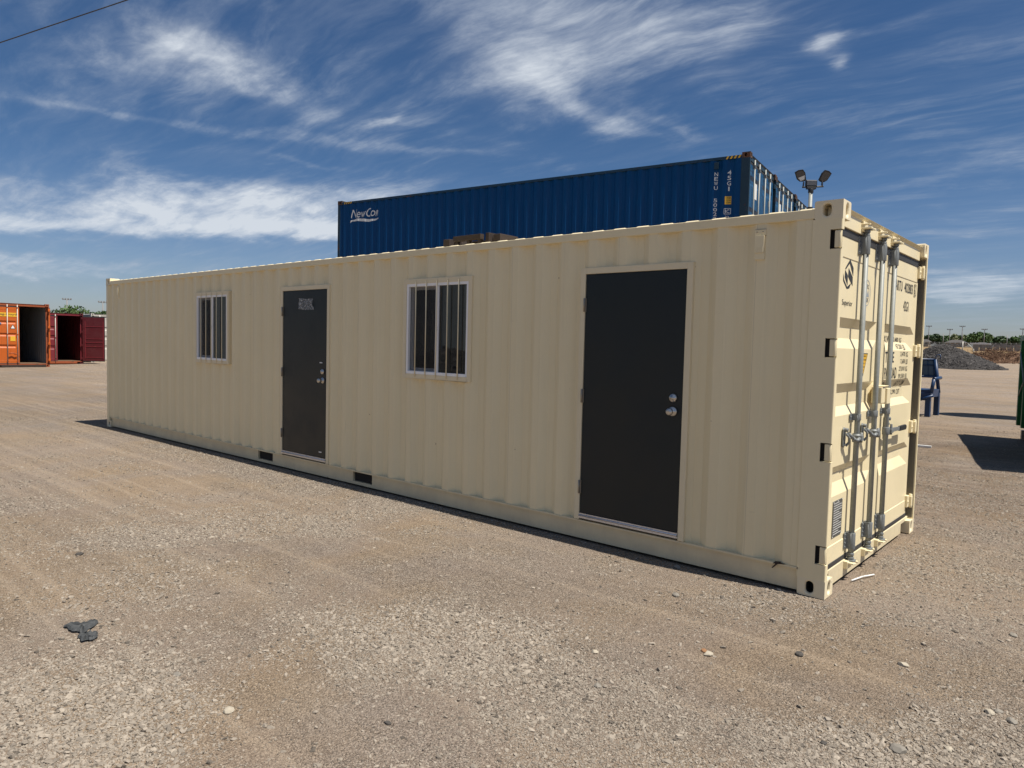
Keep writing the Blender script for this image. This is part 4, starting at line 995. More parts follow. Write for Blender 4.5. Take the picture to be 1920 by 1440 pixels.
blue_text('', -11.66, -10.54, 0, 0, shape=sw, name='swoosh_print')
for i, ch in enumerate('NEWU 500220'):
    if ch != ' ': blue_text(ch, -0.755, -0.685, 5.435 - 0.098 * i - (0.07 if i > 4 else 0) - 0.078, 5.435 - 0.098 * i - (0.07 if i > 4 else 0), stroke=0.012)
for i, ch in enumerate('45G1'): blue_text(ch, -0.475 + (0.024 if ch == '1' else 0), -0.400 - (0.026 if ch == '1' else 0), 5.36 - 0.115 * i - 0.0, 5.45 - 0.115 * i, stroke=0.012)
def patch(x0, x1, z0, z1): m = MB(); m.quad((x0, 0, z0 - 2.899), (x1, 0, z0 - 2.899), (x1, 0, z1 - 2.899), (x0, 0, z1 - 2.899)); return m
blue_text('', -0.51, -0.38, 0, 0, M_yellow, shape=patch(-0.51, -0.38, 4.73, 4.90), name='yellow_label')
m = MB()
for z in (4.76, 4.80, 4.84, 4.87): m.quad((-0.50, 0, z - 2.899), (-0.455, 0, z - 2.899), (-0.455, 0, z + 0.012 - 2.899), (-0.50, 0, z + 0.012 - 2.899)); m.quad((-0.44, 0, z - 2.899), (-0.39, 0, z - 2.899), (-0.39, 0, z + 0.012 - 2.899), (-0.44, 0, z + 0.012 - 2.899))
me = m.mesh('label_lettering', M_ink, False)
for v in me.vertices: v.co.y = 0.009 + 0.041 * kat(BPROF, v.co.x) - 0.0045
link('label_lettering', me, bb)
m = MB()
for a, b, c, d in ((-0.52, -0.38, 4.635, 4.645), (-0.52, -0.38, 4.52, 4.53), (-0.52, -0.51, 4.52, 4.645), (-0.39, -0.38, 4.52, 4.645)): m.quad((a, 0, c - 2.899), (b, 0, c - 2.899), (b, 0, d - 2.899), (a, 0, d - 2.899))
blue_text('', -0.52, -0.38, 0, 0, shape=m, name='label_border')
blue_text('IC', -0.49, -0.41, 4.545, 4.620, stroke=0.01); blue_text('33', -0.49, -0.42, 4.42, 4.485, stroke=0.01)
g = MB().box(-0.762, -0.668, -0.006, 0.012, 5.50 - 2.899, 5.64 - 2.899); obj('air_vent', g, M_bluepost, bb, 0.002)

# ------------------------------------------------------------ three old containers at the left
OM = dict(cast=M_orust, post=M_orust, rail=M_orust, botrail=M_orust, wall=M_greyin, door=M_orange, hingec=M_orange)
oc, (ol, orr), orow = container('orange_container', 'orange rusty container at the left edge with its right door open', 'shipping container', 6.058, 2.438, 2.99, OM,
    loc=(-37.90, 4.16, 0.0), rz=0.02, open_r=math.radians(262), rows=[(2.99*.72, 2.99*.70, 2.99*.685, 2.99*.665), (2.99*.53, 2.99*.51, 2.99*.495, 2.99*.475), (2.99*.35, 2.99*.33, 2.99*.315, 2.99*.295)])
for y in (0.20, 0.62, 1.02): locking_bar(ol, y - 0.0, 0.13, 2.90, hi=False, mats={'bar': M_offwhite, 'bracket': M_orust})
g = MB().box(0.0005, 0.004, 0.02, 1.02, 2.34, 2.52); obj('yellow_band', g, M_yellow, ol)
obj('band_lettering', text_mb('Hapag-Lloyd', lambda u, v: (0.006, 0.03 + u, 2.375 + v), 0.97, 0.12, (), 0.01), M_ink, ol, recalc=False)
obj('warning_triangle', MB().prism([(0.73, 1.78), (0.95, 1.78), (0.84, 1.98)], 0.0005, 0.004, 'YZX'), M_ink, ol)
obj('warning_triangle', MB().prism([(0.76, 1.795), (0.92, 1.795), (0.84, 1.945)], 0.003, 0.006, 'YZX'), M_white, ol)
obj('warning_label', MB().box(0.0005, 0.004, 0.74, 0.94, 1.21, 1.43), M_yellow, ol)
obj('blue_badge', MB().lathe((0.0005, 0.32, 2.0), (1, 0, 0), [(0, 0), (0, 0.07), (0.004, 0.07), (0.004, 0)]), flat('badge_blue', (0.05, 0.16, 0.38)), ol)
g = MB().path([(0.09, 0.66, 0.62), (0.09, 0.80, 0.66), (0.09, 0.90, 0.60), (0.09, 0.98, 0.63)], 0.025, 6); obj('door_handle', g, M_orust, ol)
obj('loading_ramp', MB().box(0.02, 0.30, 0.4, 2.2, 0.0, 0.10), M_rust, oc)
for o in orr.children: pass
MM = dict(cast=M_maroond, post=M_maroon, rail=M_maroon, botrail=M_orust, wall=M_maroond, door=M_maroon, hingec=M_maroond)
mc, (ml, mr), _ = container('maroon_container', 'maroon container beside the orange one, dark open doorway and door swung out', 'shipping container', 6.058, 2.438, 2.72, MM,
    loc=(-41.45, 6.78, 0.0), rz=0.0, open_r=math.radians(140))
for y in (0.55, 1.0): locking_bar(ml, y, 0.13, 2.62, hi=False, mats={'bar': M_offwhite, 'bracket': M_maroond})
for p in mr.data.materials: pass
mr.data.materials[0] = M_maroond; mr['label'] = 'open red door darkened as if in shade'  # leaf colour darkened to stand in for shade on its inner face
g = MB()
for z in (0.34, 0.92, 1.14, 1.34, 2.0): g.box(-0.066, -0.052, -1.02, -0.14, z, z + 0.035)
for y in (-0.13, -1.03): g.box(-0.066, -0.052, y - 0.02, y + 0.02, 0.3, 2.3)
obj('door_rib', g, M_maroon, mr)
WM = dict(cast=M_offwhite, post=M_offwhite, rail=M_offwhite, botrail=M_stucco, wall=M_offwhite, door=M_offwhite, hingec=M_offwhite)
wc, (wl_, wr_), _ = container('white_container', 'off white container at the far left, partly behind the cream office', 'shipping container', 6.058, 2.438, 2.78, WM, loc=(-42.8, 10.05, 0.0))
for leaf, ys in ((wl_, (0.35, 0.9)), (wr_, (-0.35, -0.9))):
    for y in ys: locking_bar(leaf, y, 0.13, 2.68, hi=False, mats={'bar': M_white, 'bracket': M_rubber})

# ------------------------------------------------------------ floodlight on its mast
fl = thing('floodlight_mast', 'black twin headed floodlight on a grey mast rising behind the office container', 'floodlight', (-4.95, 13.40, 0))
fl.location = (-3.93, 10.9, 0)
S = 0.80   # built for this distance
g = MB(); g.tube((0, 0, 0), (0, 0, 5.02), 0.045, 0.040, n=14); obj('pole', g, M_galv, fl)
g = MB(); g.tube((0, 0, 4.62), (0, 0, 4.68), 0.055, n=14); g.tube((0, 0, 4.98), (0, 0, 5.06), 0.055, n=14); obj('pole_collar', g, M_lamp, fl, 0.004)
fr = math.radians(41)          # turned to face the yard
hd = link('lamp_head', MB().box(-0.14, 0.14, -0.035, 0.035, 5.10, 5.27).mesh('lamp_head', M_lamp), fl, rot=(0, 0, fr)); hd.modifiers.new('b', 'BEVEL').width = 0.02; hd.scale = (0.88, 0.88, 0.88); hd.location.z = 0.61
obj('sensor_panel', MB().box(-0.115, 0.115, -0.040, -0.034, 5.135, 5.25), M_solar, hd, 0.005)
g = MB(); g.box(-0.11, 0.11, -0.05, 0.04, 5.05, 5.10); g.tube((-0.21, 0, 5.095), (0.30, 0, 5.125), 0.020, n=10); g.tube((-0.19, 0, 5.09), (-0.18, 0, 5.22), 0.018, n=10); g.tube((0.265, 0, 5.12), (0.265, 0, 5.25), 0.020, n=10)
obj('cross_arm', g, M_lamp, hd, 0.004)
for sx, x0, til in ((-1, -0.24, -0.30), (1, 0.30, 0.34)):
    out = [(-0.10, -0.13), (-0.04, -0.15), (0.05, -0.12), (0.10, -0.05), (0.115, 0.13), (0.02, 0.155), (-0.08, 0.135), (-0.115, 0.04)]
    g = MB().prism([(x * (1 if sx > 0 else -1), z) for x, z in out], -0.022, 0.022, 'XZY')
    h = obj('lamp_wing', g, M_lamp, hd, 0.006, loc=(x0 + sx*0.02, 0, 5.36), rot=(0.35, til, 0.25*sx))
    gi = MB().prism([(x * 0.82 * (1 if sx > 0 else -1), z * 0.80 + (0.0)) for x, z in out], -0.026, -0.0225, 'XZY'); obj('lamp_lens', gi, M_solar, h)
    if sx < 0:
        gp = MB().prism([(-0.03, -0.11), (0.06, -0.10), (0.09, -0.01), (-0.07, -0.02)], -0.030, -0.0265, 'XZY'); obj('reflector', gp, M_white, h)

# ------------------------------------------------------------ overhead cable
A = Vector((-74.2, 13.62, 26.64)); B = Vector((-61.74, 19.27, 28.72))
E0 = A + (A - B) * 3.0; E1 = B + (B - A) * 3.0
g = MB(); N = 40; pts = []
for i in range(N + 1):
    t = i / N; p = E0.lerp(E1, t); pts.append(p)
g.path([tuple(p) for p in pts], 0.045, 6)
tag(obj('overhead_cable', g, M_wire), 'thin dark overhead cable crossing the upper left sky', 'cable')

# ------------------------------------------------------------ blue steel bench
bn = thing('steel_bench', 'blue steel bench with mesh back standing past the container end', 'bench', (-3.45, 16.75, 0), rz=math.radians(-4))
for x in (-0.95, 0.95):
    for y, zt in ((-0.42, 0.56), (0.36, 0.60)):
        obj('leg', MB().box(x - 0.06, x + 0.06, y - 0.06, y + 0.06, 0, zt), M_benchblue, bn, 0.006)
g = MB().path([(1.02, -0.46, 0.62), (1.06, -0.44, 0.98), (1.00, 0.40, 1.00)], 0.045, 8); g.path([(-1.02, -0.46, 0.62), (-1.06, -0.44, 0.98), (-1.00, 0.40, 1.00)], 0.045, 8)
obj('armrest', g, M_benchblue, bn)
g = MB().box(-1.0, 1.0, -0.45, 0.38, 0.50, 0.70); g.box(-1.02, 1.02, -0.50, -0.42, 0.42, 0.62)
obj('seat', g, M_benchblue, bn, 0.006)
g = MB().path([(1.08, -0.50, 0.56), (0.80, -0.54, 0.44), (0.2, -0.54, 0.44), (-0.3, -0.54, 0.50)], 0.035, 8); obj('front_rail', g, M_benchblue, bn)
g = MB()
for x0, x1 in ((0.98, 0.84), (-0.98, -0.84)): g.path([(x0, 0.38, 0.60), (x1, 0.46, 1.48)], 0.045, 8)
g.path([(-0.84, 0.46, 1.48), (0.84, 0.46, 1.48)], 0.025, 8); g.path([(-0.87, 0.45, 1.33), (0.87, 0.45, 1.33)], 0.014, 6); g.path([(-0.95, 0.42, 1.02), (0.95, 0.42, 1.02)], 0.035, 6)
g.path([(0.84, 0.46, 1.46), (0.85, 0.46, 1.60), (0.95, 0.46, 1.62), (0.96, 0.46, 1.50)], 0.012, 6)
obj('back_frame', g, M_benchblue, bn)
for i in range(13):
    x = -0.84 + i * 0.14; w = MB().tube((x, 0.42, 1.0), (x * 0.93, 0.46, 1.48), 0.008, n=6); obj('back_wire', w, M_benchblue, bn)
g = MB().box(-0.86, 0.86, 0.470, 0.474, 1.03, 1.46); obj('back_sheet', g, flat('grey_blue_sheet', (0.10, 0.14, 0.17), 0.5), bn)

# ------------------------------------------------------------ green roll-off box at the right edge
dmp = thing('green_skip', 'dark green steel waste skip standing at the right edge of the yard', 'skip', (-0.16, 12.30, 0), rz=math.radians(-77.6))
# local x runs from the far corner toward the viewer (5 m), local y to the right of it (+X side)
g = MB(); Lk_, Wd, Ht = 5.0, 2.1, 1.92
def wall4(z0, z1, e0, e1, t=0.05):
    a = [(-e0, -e0), (Lk_ + e0, -e0), (Lk_ + e0, Wd + e0), (-e0, Wd + e0)]; b = [(-e1, -e1), (Lk_ + e1, -e1), (Lk_ + e1, Wd + e1), (-e1, Wd + e1)]
    for i in range(4):
        j = (i + 1) % 4; g.quad((*a[i], z0), (*a[j], z0), (*b[j], z1), (*b[i], z1))
        c = [(x + (t if x < 1 else -t), y + (t if y < 1 else -t)) for x, y in (a[i], a[j], b[j], b[i])]
        g.quad((*c[0], z0), (*c[1], z0), (*c[2], z1), (*c[3], z1))
wall4(0.28, Ht, 0.0, 0.06); g.box(0, Lk_, 0, Wd, 0.24, 0.28)
obj('skip_body', g, M_green, dmp)
g = MB()
for y0, y1 in ((-0.09, 0.03), (Wd - 0.03, Wd + 0.09)): g.box(-0.09, Lk_ + 0.09, y0, y1, Ht, Ht + 0.09)
for x0, x1 in ((-0.09, 0.03), (Lk_ - 0.03, Lk_ + 0.09)): g.box(x0, x1, 0.031, Wd - 0.031, Ht, Ht + 0.09)
obj('top_rim', g, M_green, dmp, 0.01)
for i in range(9):
    x = 0.10 + i * 0.6; obj('side_rib', MB().prism([(x, 0.28), (x + 0.10, 0.28), (x + 0.10, Ht), (x, Ht)], -0.10, 0.0, 'XZY'), M_green, dmp, 0.008)
for z0, z1 in ((0.55, 0.86), (1.05, 1.38), (1.60, 1.92)): obj('door_lug', MB().box(-0.16, -0.02, -0.02, 0.10, z0, z1), M_green, dmp, 0.008)
g = MB().box(-0.05, Lk_, 0.10, 0.24, 0.10, 0.24); g.box(-0.05, Lk_, Wd - 0.24, Wd - 0.10, 0.10, 0.24); g.box(0.0, 0.12, 0.0, Wd, 0.0, 0.18); g.box(Lk_ - 0.15, Lk_, 0.0, Wd, 0.0, 0.18)
obj('skid_rails', g, M_hinge, dmp, 0.005)
g = MB().path([(0.3, -0.115, 1.70), (0.9, -0.115, 1.15), (0.3, -0.115, 0.85)], 0.012, 6); obj('tie_chain', g, M_galv, dmp)

# upright storage tank just outside the right edge (its shadow falls across the yard)
tk = thing('storage_tank', 'tall grey upright tank beyond the right edge whose shadow crosses the gravel', 'tank', (1.55, 18.25, 0))
g = MB().lathe((0, 0, 0.3), (0, 0, 1), [(0, 0), (0, 0.75), (6.9, 0.75), (7.1, 0.45), (7.2, 0)], 32); obj('tank_shell', g, M_galv, tk)
for a in (0.6, 2.2, 3.8, 5.4): obj('leg', MB().box(0.6*math.cos(a) - 0.06, 0.6*math.cos(a) + 0.06, 0.6*math.sin(a) - 0.06, 0.6*math.sin(a) + 0.06, 0, 0.32), M_galv, tk)

# ------------------------------------------------------------ things lying on the ground
def rag(pts, z, seed):
    r = random.Random(seed); q = []
    for (x0, y0), (x1, y1) in zip(pts, pts[1:] + pts[:1]):          # torn edge
        for t in (0.0, 0.33, 0.66): q.append((x0 + (x1 - x0) * t + r.uniform(-1, 1) * 0.006 * (t > 0), y0 + (y1 - y0) * t + r.uniform(-1, 1) * 0.006 * (t > 0)))
    pts = q; n = len(pts); cx = sum(p[0] for p in pts) / n; cy = sum(p[1] for p in pts) / n; vs = []; fs = []
    for k, s in enumerate((1.0, 0.82, 0.55, 0.25)):
        for i, (x, y) in enumerate(pts): vs.append((cx + (x - cx) * s, cy + (y - cy) * s, z + (0.0 if k == 0 else r.uniform(0.002, 0.016))))
    vs.append((cx, cy, z + 0.015))
    for k in range(3):
        for i in range(n): fs.append((k*n+i, k*n+(i+1) % n, (k+1)*n+(i+1) % n, (k+1)*n+i))
    for i in range(n): fs.append((3*n+i, 3*n+(i+1) % n, 4*n))
    mb = MB(); mb.add(vs, fs); return mb
P1 = [(-2.954,-3.503),(-2.972,-3.447),(-2.921,-3.406),(-2.916,-3.362),(-2.908,-3.343),(-2.864,-3.36),(-2.817,-3.407),(-2.78,-3.452),(-2.789,-3.473),(-2.825,-3.478),(-2.843,-3.496),(-2.896,-3.495)]
P2 = [(-2.751,-3.497),(-2.789,-3.461),(-2.766,-3.457),(-2.767,-3.424),(-2.721,-3.407),(-2.674,-3.421),(-2.642,-3.459),(-2.66,-3.476),(-2.664,-3.506),(-2.712,-3.498)]
tag(obj('black_rag', rag(P1, 0.002, 3), M_rag), 'larger ragged scrap of black cloth flat on the gravel at lower left', 'rag')
tag(obj('black_rag', rag(P2, 0.002, 5), M_rag), 'smaller ragged scrap of black cloth just below the larger one', 'rag')
def rock(x, y, s, mat, label, seed, cat='stone', flat_=0.6, ratio=1.3):
    bm = bmesh.new(); bmesh.ops.create_icosphere(bm, subdivisions=2, radius=0.5); r = random.Random(seed)
    off = [Vector((r.uniform(-1, 1), r.uniform(-1, 1), r.uniform(-1, 1))).normalized() for _ in range(9)]; cut = [r.uniform(0.28, 0.44) for _ in range(9)]
    for v in bm.verts:
        for o_, c_ in zip(off, cut):
            d = v.co.dot(o_)
            if d > c_: v.co -= o_ * (d - c_)
    me = bpy.data.meshes.new('stone'); bm.to_mesh(me); bm.free(); me.materials.append(mat)
    o = link('stone', me, None, (x, y, float(ground_h(np.array(x), np.array(y))) + s * flat_ * 0.20), (0, 0, r.uniform(0, 6.28))); o.scale = (s * ratio, s, s * flat_)
    tag(o, label, cat, 'loose stones lying on the gravel'); return o
for i, a in enumerate([(-1.452,-3.319,0.050,M_stone_pale,'pale rounded stone on the dust, lower left quarter of the yard'),
    (-1.95,-3.32,0.040,M_stone_grey,'brown stone with dark side, right of the black rags'),
    (-0.21,-1.30,0.034,M_stone_red,'small reddish brown stone beside a flat pale one'),
    (-0.175,-1.325,0.050,M_stone_pale,'flat pale stone touching the small reddish one'),
    (0.178,-0.979,0.046,M_stone_dark,'dark brown pointed stone below the office container corner'),
    (0.619,-0.703,0.048,M_stone_pale,'pale chipped stone right of the container corner'),
    (1.031,-0.972,0.044,M_stone_pale,'pale wedge stone near the right edge, left of its partner'),
    (1.06,-0.93,0.040,M_stone_grey,'grey stone just behind the pale wedge stone'),
    (1.12,-0.997,0.050,M_stone_grey,'grey slab stone at the right edge of the yard'),
    (0.955,-1.47,0.034,M_stone_pale,'pale oval stone at the lower right'),
    (-0.612,-1.744,0.036,M_stone_pale,'pale stone in the dust in front of the nearer door'),
    (-0.395,-2.037,0.036,M_stone_grey,'grey stone in the dust below the pale one by the door'),
    (-0.864,-2.92,0.030,M_stone_dark,'small black stone on the dust, bottom centre'),
    (0.557,-1.776,0.030,M_stone_dark,'small dark stone at the bottom right'),
    (-4.321,-2.977,0.055,M_stone_dark,'dark stone far left in front of the farther window'),
    (-0.74,-0.62,0.050,M_stone_grey,'grey stone just out from the rail by the near door'),
    (-1.03,-0.055,0.055,M_stone_grey,'dusty stone in the shade under the bottom rail'),
    (0.80,-1.62,0.060,M_stone_grey,'rough grey lump at the bottom right'),
    (1.0,0.2,0.045,M_stone_grey,'grey stone right of the container end')]): rock(*a, seed=i * 7 + 3)
g = MB().path([(0.02, 0.52, 0.010), (0.055, 0.66, 0.014), (0.10, 0.79, 0.010)], 0.0055, 6)
tag(obj('white_strip', g, M_white), 'thin bent white plastic strip on the ground beside the cargo doors', 'plastic strip')
g = MB().box(-0.22, 0.22, -0.03, 0.03, 0, 0.03); tag(obj('white_stick', g, M_white, loc=(-1.35, 9.28, 0.0), rot=(0, 0, 0.1)), 'short white stick on the ground between the container end and the skip', 'stick')

# ------------------------------------------------------------ aggregate heaps beyond the yard
def heap(name, c, rx, ry, h, n, s0, s1, tag_, seed, second=None):
    cx, cy = c; R_ = np.random.default_rng(seed); z0 = float(ground_h(np.array(cx), np.array(cy))) - 0.05
    def H(x, y):
        u = np.hypot((x - cx) / rx, (y - cy) / ry); z = h * np.clip(1 - u, 0, 1) ** 0.92 * np.clip(1.12 - 0.18 * np.exp(-u * 9), 0, 1.0)
        z += 0.10 * h * np.sin(x * 1.1 + seed) * np.sin(y * 0.9 + 2) * np.clip(1 - u, 0, 1)
        if second:
            (ax, ay), r2, h2 = second; z = np.maximum(z, h2 * np.clip(1 - np.hypot(x - ax, y - ay) / r2, 0, 1))
        return z
    ex_ = rx if not second else max(rx, abs(second[0][0] - cx) + second[1]); ey_ = ry if not second else max(ry, abs(second[0][1] - cy) + second[1])
    nn = 90; gx = np.linspace(cx - ex_, cx + ex_, nn); gy = np.linspace(cy - ey_, cy + ey_, nn); X, Y = np.meshgrid(gx, gy); Z = H(X, Y) + vnoise(X, Y, 1.1, seed) * 0.12 * (H(X, Y) > 0.03)
    v = np.stack([X, Y, Z + z0], -1).reshape(-1, 3); f = [(j*nn+i, j*nn+i+1, (j+1)*nn+i+1, (j+1)*nn+i) for j in range(nn-1) for i in range(nn-1)]
    me = bpy.data.meshes.new(name); me.from_pydata(v.tolist(), [], f); me.materials.append(M_pileb); me.polygons.foreach_set('use_smooth', [True]*len(f)); me.update()
    o = link(name, me); tag(o, tag_, 'gravel heap')
    x = cx + R_.uniform(-ex_, ex_, n); y = cy + R_.uniform(-ey_, ey_, n); z = H(x, y); k = z > 0.06; x, y, z = x[k], y[k], z[k]; m = len(x)
    s = s0 * (s1 / s0) ** R_.random(m) ** 1.8
    st = stones('heap_stones', np.stack([x, y, z + z0 + 0.04], -1), np.stack([s * R_.uniform(.8, 1.5, m), s, s * R_.uniform(.7, 1.1, m)], -1), np.clip(R_.normal(0.42, 0.24, m), 0, 1), R_.uniform(-1, 1, (m, 3)) * (0.6, 0.6, 3), M_pile, None, parent=o)
    return o
heap('aggregate_heap', (-16.0, 95.2), 6.6, 6.2, 3.0, 15000, 0.06, 0.30, 'large heap of dark crushed rock beyond the blue bench', 5, second=((-13.6, 91.6), 2.7, 1.6))

# brushwood heap
def brush():
    V = []; F = []; R_ = np.random.default_rng(9); mb = MB()
    for k in range(3600):
        t = R_.random(); cx = -17.5 + 16.5 * t; cy = 124.5 + 6.5 * t
        hh = (1.2 + 2.2 * min(1, t * 2.6)) * (0.85 + 0.25 * math.sin(t * 13)); u = R_.normal(0, 0.40); z = hh * (1 - min(1, abs(u))) * R_.random() ** 0.6 + 0.55
        p = Vector((cx + R_.normal(0, 0.6), cy + u * 4.0, z)); d = Vector((R_.normal(0, 1), R_.normal(0, 1), R_.normal(0.0, 0.40))).normalized() * R_.uniform(0.5, 1.9); r = R_.uniform(0.012, 0.06)
        q = p + d; a = d.cross(Vector((0, 0, 1))).normalized() * r; b = Vector((0, 0, r))
        mb.add([p + a, p - a * .5 + b, p - a * .5 - b, q + a*.4, q - a*.2 + b*.4, q - a*.2 - b*.4], [(0, 1, 4, 3), (1, 2, 5, 4), (2, 0, 3, 5)])
    o = obj('brushwood_heap', mb, M_twig, recalc=False); tag(o, 'long tangled heap of dead brown branches left of the skip', 'brush pile', None, 'stuff')
    core = MB(); n = 34; pr = []
    for i in range(n):
        t = i / (n - 1); cx = -17.5 + 16.5 * t; cy = 124.5 + 6.5 * t; hh = (1.0 + 1.9 * min(1, t * 2.6)) * (0.8 + 0.2 * math.sin(t * 17)) * (1 if 0 < i < n - 1 else 0.1)
        pr.append([(cx, cy - 3.2, 0.2), (cx, cy - 1.8, 0.5 + hh * 0.55), (cx, cy, 0.5 + hh * 0.8), (cx, cy + 2, 0.5 + hh * 0.5), (cx, cy + 3, 0.2)])
    for a, b in zip(pr[:-1], pr[1:]):
        for j in range(4): core.quad(a[j], b[j], b[j+1], a[j+1])
    obj('heap_core', core, M_twig, o, recalc=False)
brush()

# ------------------------------------------------------------ trees
def tree(x, y, top, w, mat, label, seed, group, n=1700, leaf=0.34, trunk_frac=0.30):
    z0 = float(ground_h(np.array(x), np.array(y))); h = top - z0; R_ = np.random.default_rng(seed)
    t = thing('tree', label, 'tree', (x, y, z0 - 0.05), 0, group)
    g = MB(); g.tube((0, 0, 0), (0.06*w, 0, h*0.4), 0.05*h*0.5, 0.03*h*0.5, n=8)
    for k in range(4):
        a = k * 1.7 + seed; g.tube((0.03*w, 0, h*0.25), (0.30*w*math.cos(a), 0.30*w*math.sin(a), h*0.68), 0.022*h*0.5, 0.008*h*0.5, n=6)
    obj('trunk', g, M_bark, t)
    nl = 8; C = np.stack([R_.uniform(-0.36, 0.36, nl) * w, R_.uniform(-0.32, 0.32, nl) * w, R_.uniform(0.38, 0.80, nl) * h], -1); C[0] = (0, 0, 0.78*h)
    Rd = R_.uniform(0.17, 0.30, nl) * min(w, h * 1.3)
    k = R_.integers(0, nl, n); d = R_.normal(0, 1, (n, 3)); d /= np.linalg.norm(d, axis=1)[:, None]
    P = C[k] + d * (Rd[k] * R_.random(n) ** 0.35)[:, None] * (1, 1, 0.8); P[:, 2] = np.clip(P[:, 2], 0.10*h, h)
    A_ = R_.normal(0, 1, (n, 3)); A_ /= np.linalg.norm(A_, axis=1)[:, None]; B_ = np.cross(A_, R_.normal(0, 1, (n, 3))); B_ /= np.linalg.norm(B_, axis=1)[:, None]
    s = (leaf * R_.uniform(0.6, 1.3, n))[:, None]
    V = np.stack([P - A_*s, P + B_*s*0.6, P + A_*s, P - B_*s*0.6], 1).reshape(-1, 3)
    me = bpy.data.meshes.new('crown'); me.from_pydata(V.tolist(), [], [(4*i, 4*i+1, 4*i+2, 4*i+3) for i in range(n)]); me.materials.append(mat)
    link('crown', me, t)
D1 = 'trees beyond the yard on the right'; 
RT = [(-54.5,268,7.6,7,1),(-51.4,268,8.0,7,1),(-49.1,270,8.4,6.5,1),(-46.4,272.3,7.9,6,0),(-44.4,274.1,8.8,7.5,2),(-41.4,276.6,8.3,5.5,0),(-39.5,278.3,8.0,6,1),(-37.4,272,9.3,7,0),(-34.9,282.3,8.2,7,1),(-32.2,284.6,8.2,6,0),(-29.5,287,7.6,6,1),(-27.1,289,8.6,7,0),(-22.5,290,8.4,8,1),(-58,262,7.8,7,0)]
LB = ['low dark tree at the left end of the row beside the container','dark bushy tree second in the far right row','round dark tree in the far row behind the rock heap','mid green tree left of the pale one','pale olive wispy tree above the grey house roof','green tree between the house roof and the white post','dark green tree right of the leaning post','tallest broad green tree left of the middle mast','wide dark tree right of the tallest one','bright green bushy tree above the brushwood','dark tree near the right edge of the row','green tree at the right edge above the brushwood','big tree just beyond the right edge','tree hidden behind the cargo doors']
for i, (x, y, tp, w, k) in enumerate(RT): tree(x, y, tp, w, (M_leaf, M_leafd, M_leafo)[k], LB[i], 20 + i, D1, n=1900 if k != 2 else 900, leaf=0.36)
for i, (x, y, tp, w, l) in enumerate([(-134.8,35.4,6.0,4,'small dark tree above the orange container corner'),(-138.4,38.6,6.6,8,'broad green tree above the maroon container'),(-137.5,42.2,6.4,4,'green bush like tree above the white container roof'),(-136,43.6,6.6,4,'dark tree between the two far left masts'),(-129.9,42.9,6.3,5,'tree just left of the office container edge')]):
    tree(x, y, tp, w, (M_leafd, M_leaf)[i % 2], l, 60 + i, 'trees beyond the containers on the left', n=1500, leaf=0.22)
# masts
def mast(x, y, top, label, arms=True, group='tall light masts beyond the trees'):
    z0 = float(ground_h(np.array(x), np.array(y))) if x > -90 else 0.0
    t = thing('light_mast', label, 'light mast', (x, y, z0), math.atan2(y + 4.8, x - 1.4) + PI/2, group); h = top - z0
    obj('pole', MB().tube((0, 0, 0), (0, 0, h), 0.16, 0.11, n=8), M_lightpole, t)
    if arms:
        g = MB().box(-0.75, 0.75, -0.05, 0.05, h - 0.12, h - 0.02); obj('cross_arm', g, M_lightpole, t)
        for q in (-0.65, -0.2, 0.25, 0.7): obj('lamp', MB().box(q - 0.14, q + 0.14, -0.12, 0.12, h - 0.02, h + 0.22), M_lightpole, t)
for a in [(-48.8,257.1,10.6,'light mast nearest the container end'),(-43.7,261.5,9.7,'light mast second from the container end'),(-40.7,264.2,10.8,'tallest light mast, third from the container end'),(-35.3,268.8,10.0,'light mast behind the broad green tree'),(-26.0,276.9,10.4,'light mast at the right edge of the photograph'),
          (-156.7,44.1,8.3,'light mast above the maroon container'),(-151.4,48.7,7.9,'light mast beside the far edge of the office container')]: mast(*a)
for a in [(-45.2,260.1,8.3,'bare pole between the first two light masts'),(-29.7,273.6,8.4,'bare pole left of the right edge mast')]: mast(*a, arms=False, group='bare poles among the trees')
# houses
def house(x, y, w, d, h, rh, label, rz=0.0, wall=None):
    z0 = float(ground_h(np.array(x), np.array(y))); t = thing('house', label, 'house', (x, y, z0 - 0.1), rz)
    obj('wall', MB().box(-w/2, w/2, -d/2, d/2, 0, h), wall or M_stucco, t)
    g = MB(); e = 0.4; a = [(-w/2-e, -d/2-e, h), (w/2+e, -d/2-e, h), (w/2+e, d/2+e, h), (-w/2-e, d/2+e, h)]; r0 = (-w/4, 0, h+rh); r1 = (w/4, 0, h+rh)
    g.add(a + [r0, r1], [(0, 1, 5, 4), (1, 2, 5), (2, 3, 4, 5), (3, 0, 4), (0, 3, 2, 1)]); obj('roof', g, M_roof, t)
    for q in (-w*0.3, 0.0, w*0.28):
        f = obj('window', MB().box(q - 0.5, q + 0.5, -d/2 - 0.05, -d/2 + 0.02, h*0.45, h*0.85), M_white, t); obj('pane', MB().box(q - 0.42, q + 0.42, -d/2 - 0.07, -d/2 - 0.045, h*0.5, h*0.8), M_glass, f)
house(-36.2, 227.5, 4.6, 4, 1.25, 0.85, 'low grey roofed house in front of the pale olive tree')
house(-34.0, 255.5, 3.2, 4, 0.9, 0.7, 'small grey roofed house right of the leaning post')
house(-46.5, 240.0, 2.6, 3, 1.4, 0.8, 'small tan shed beside the container end')
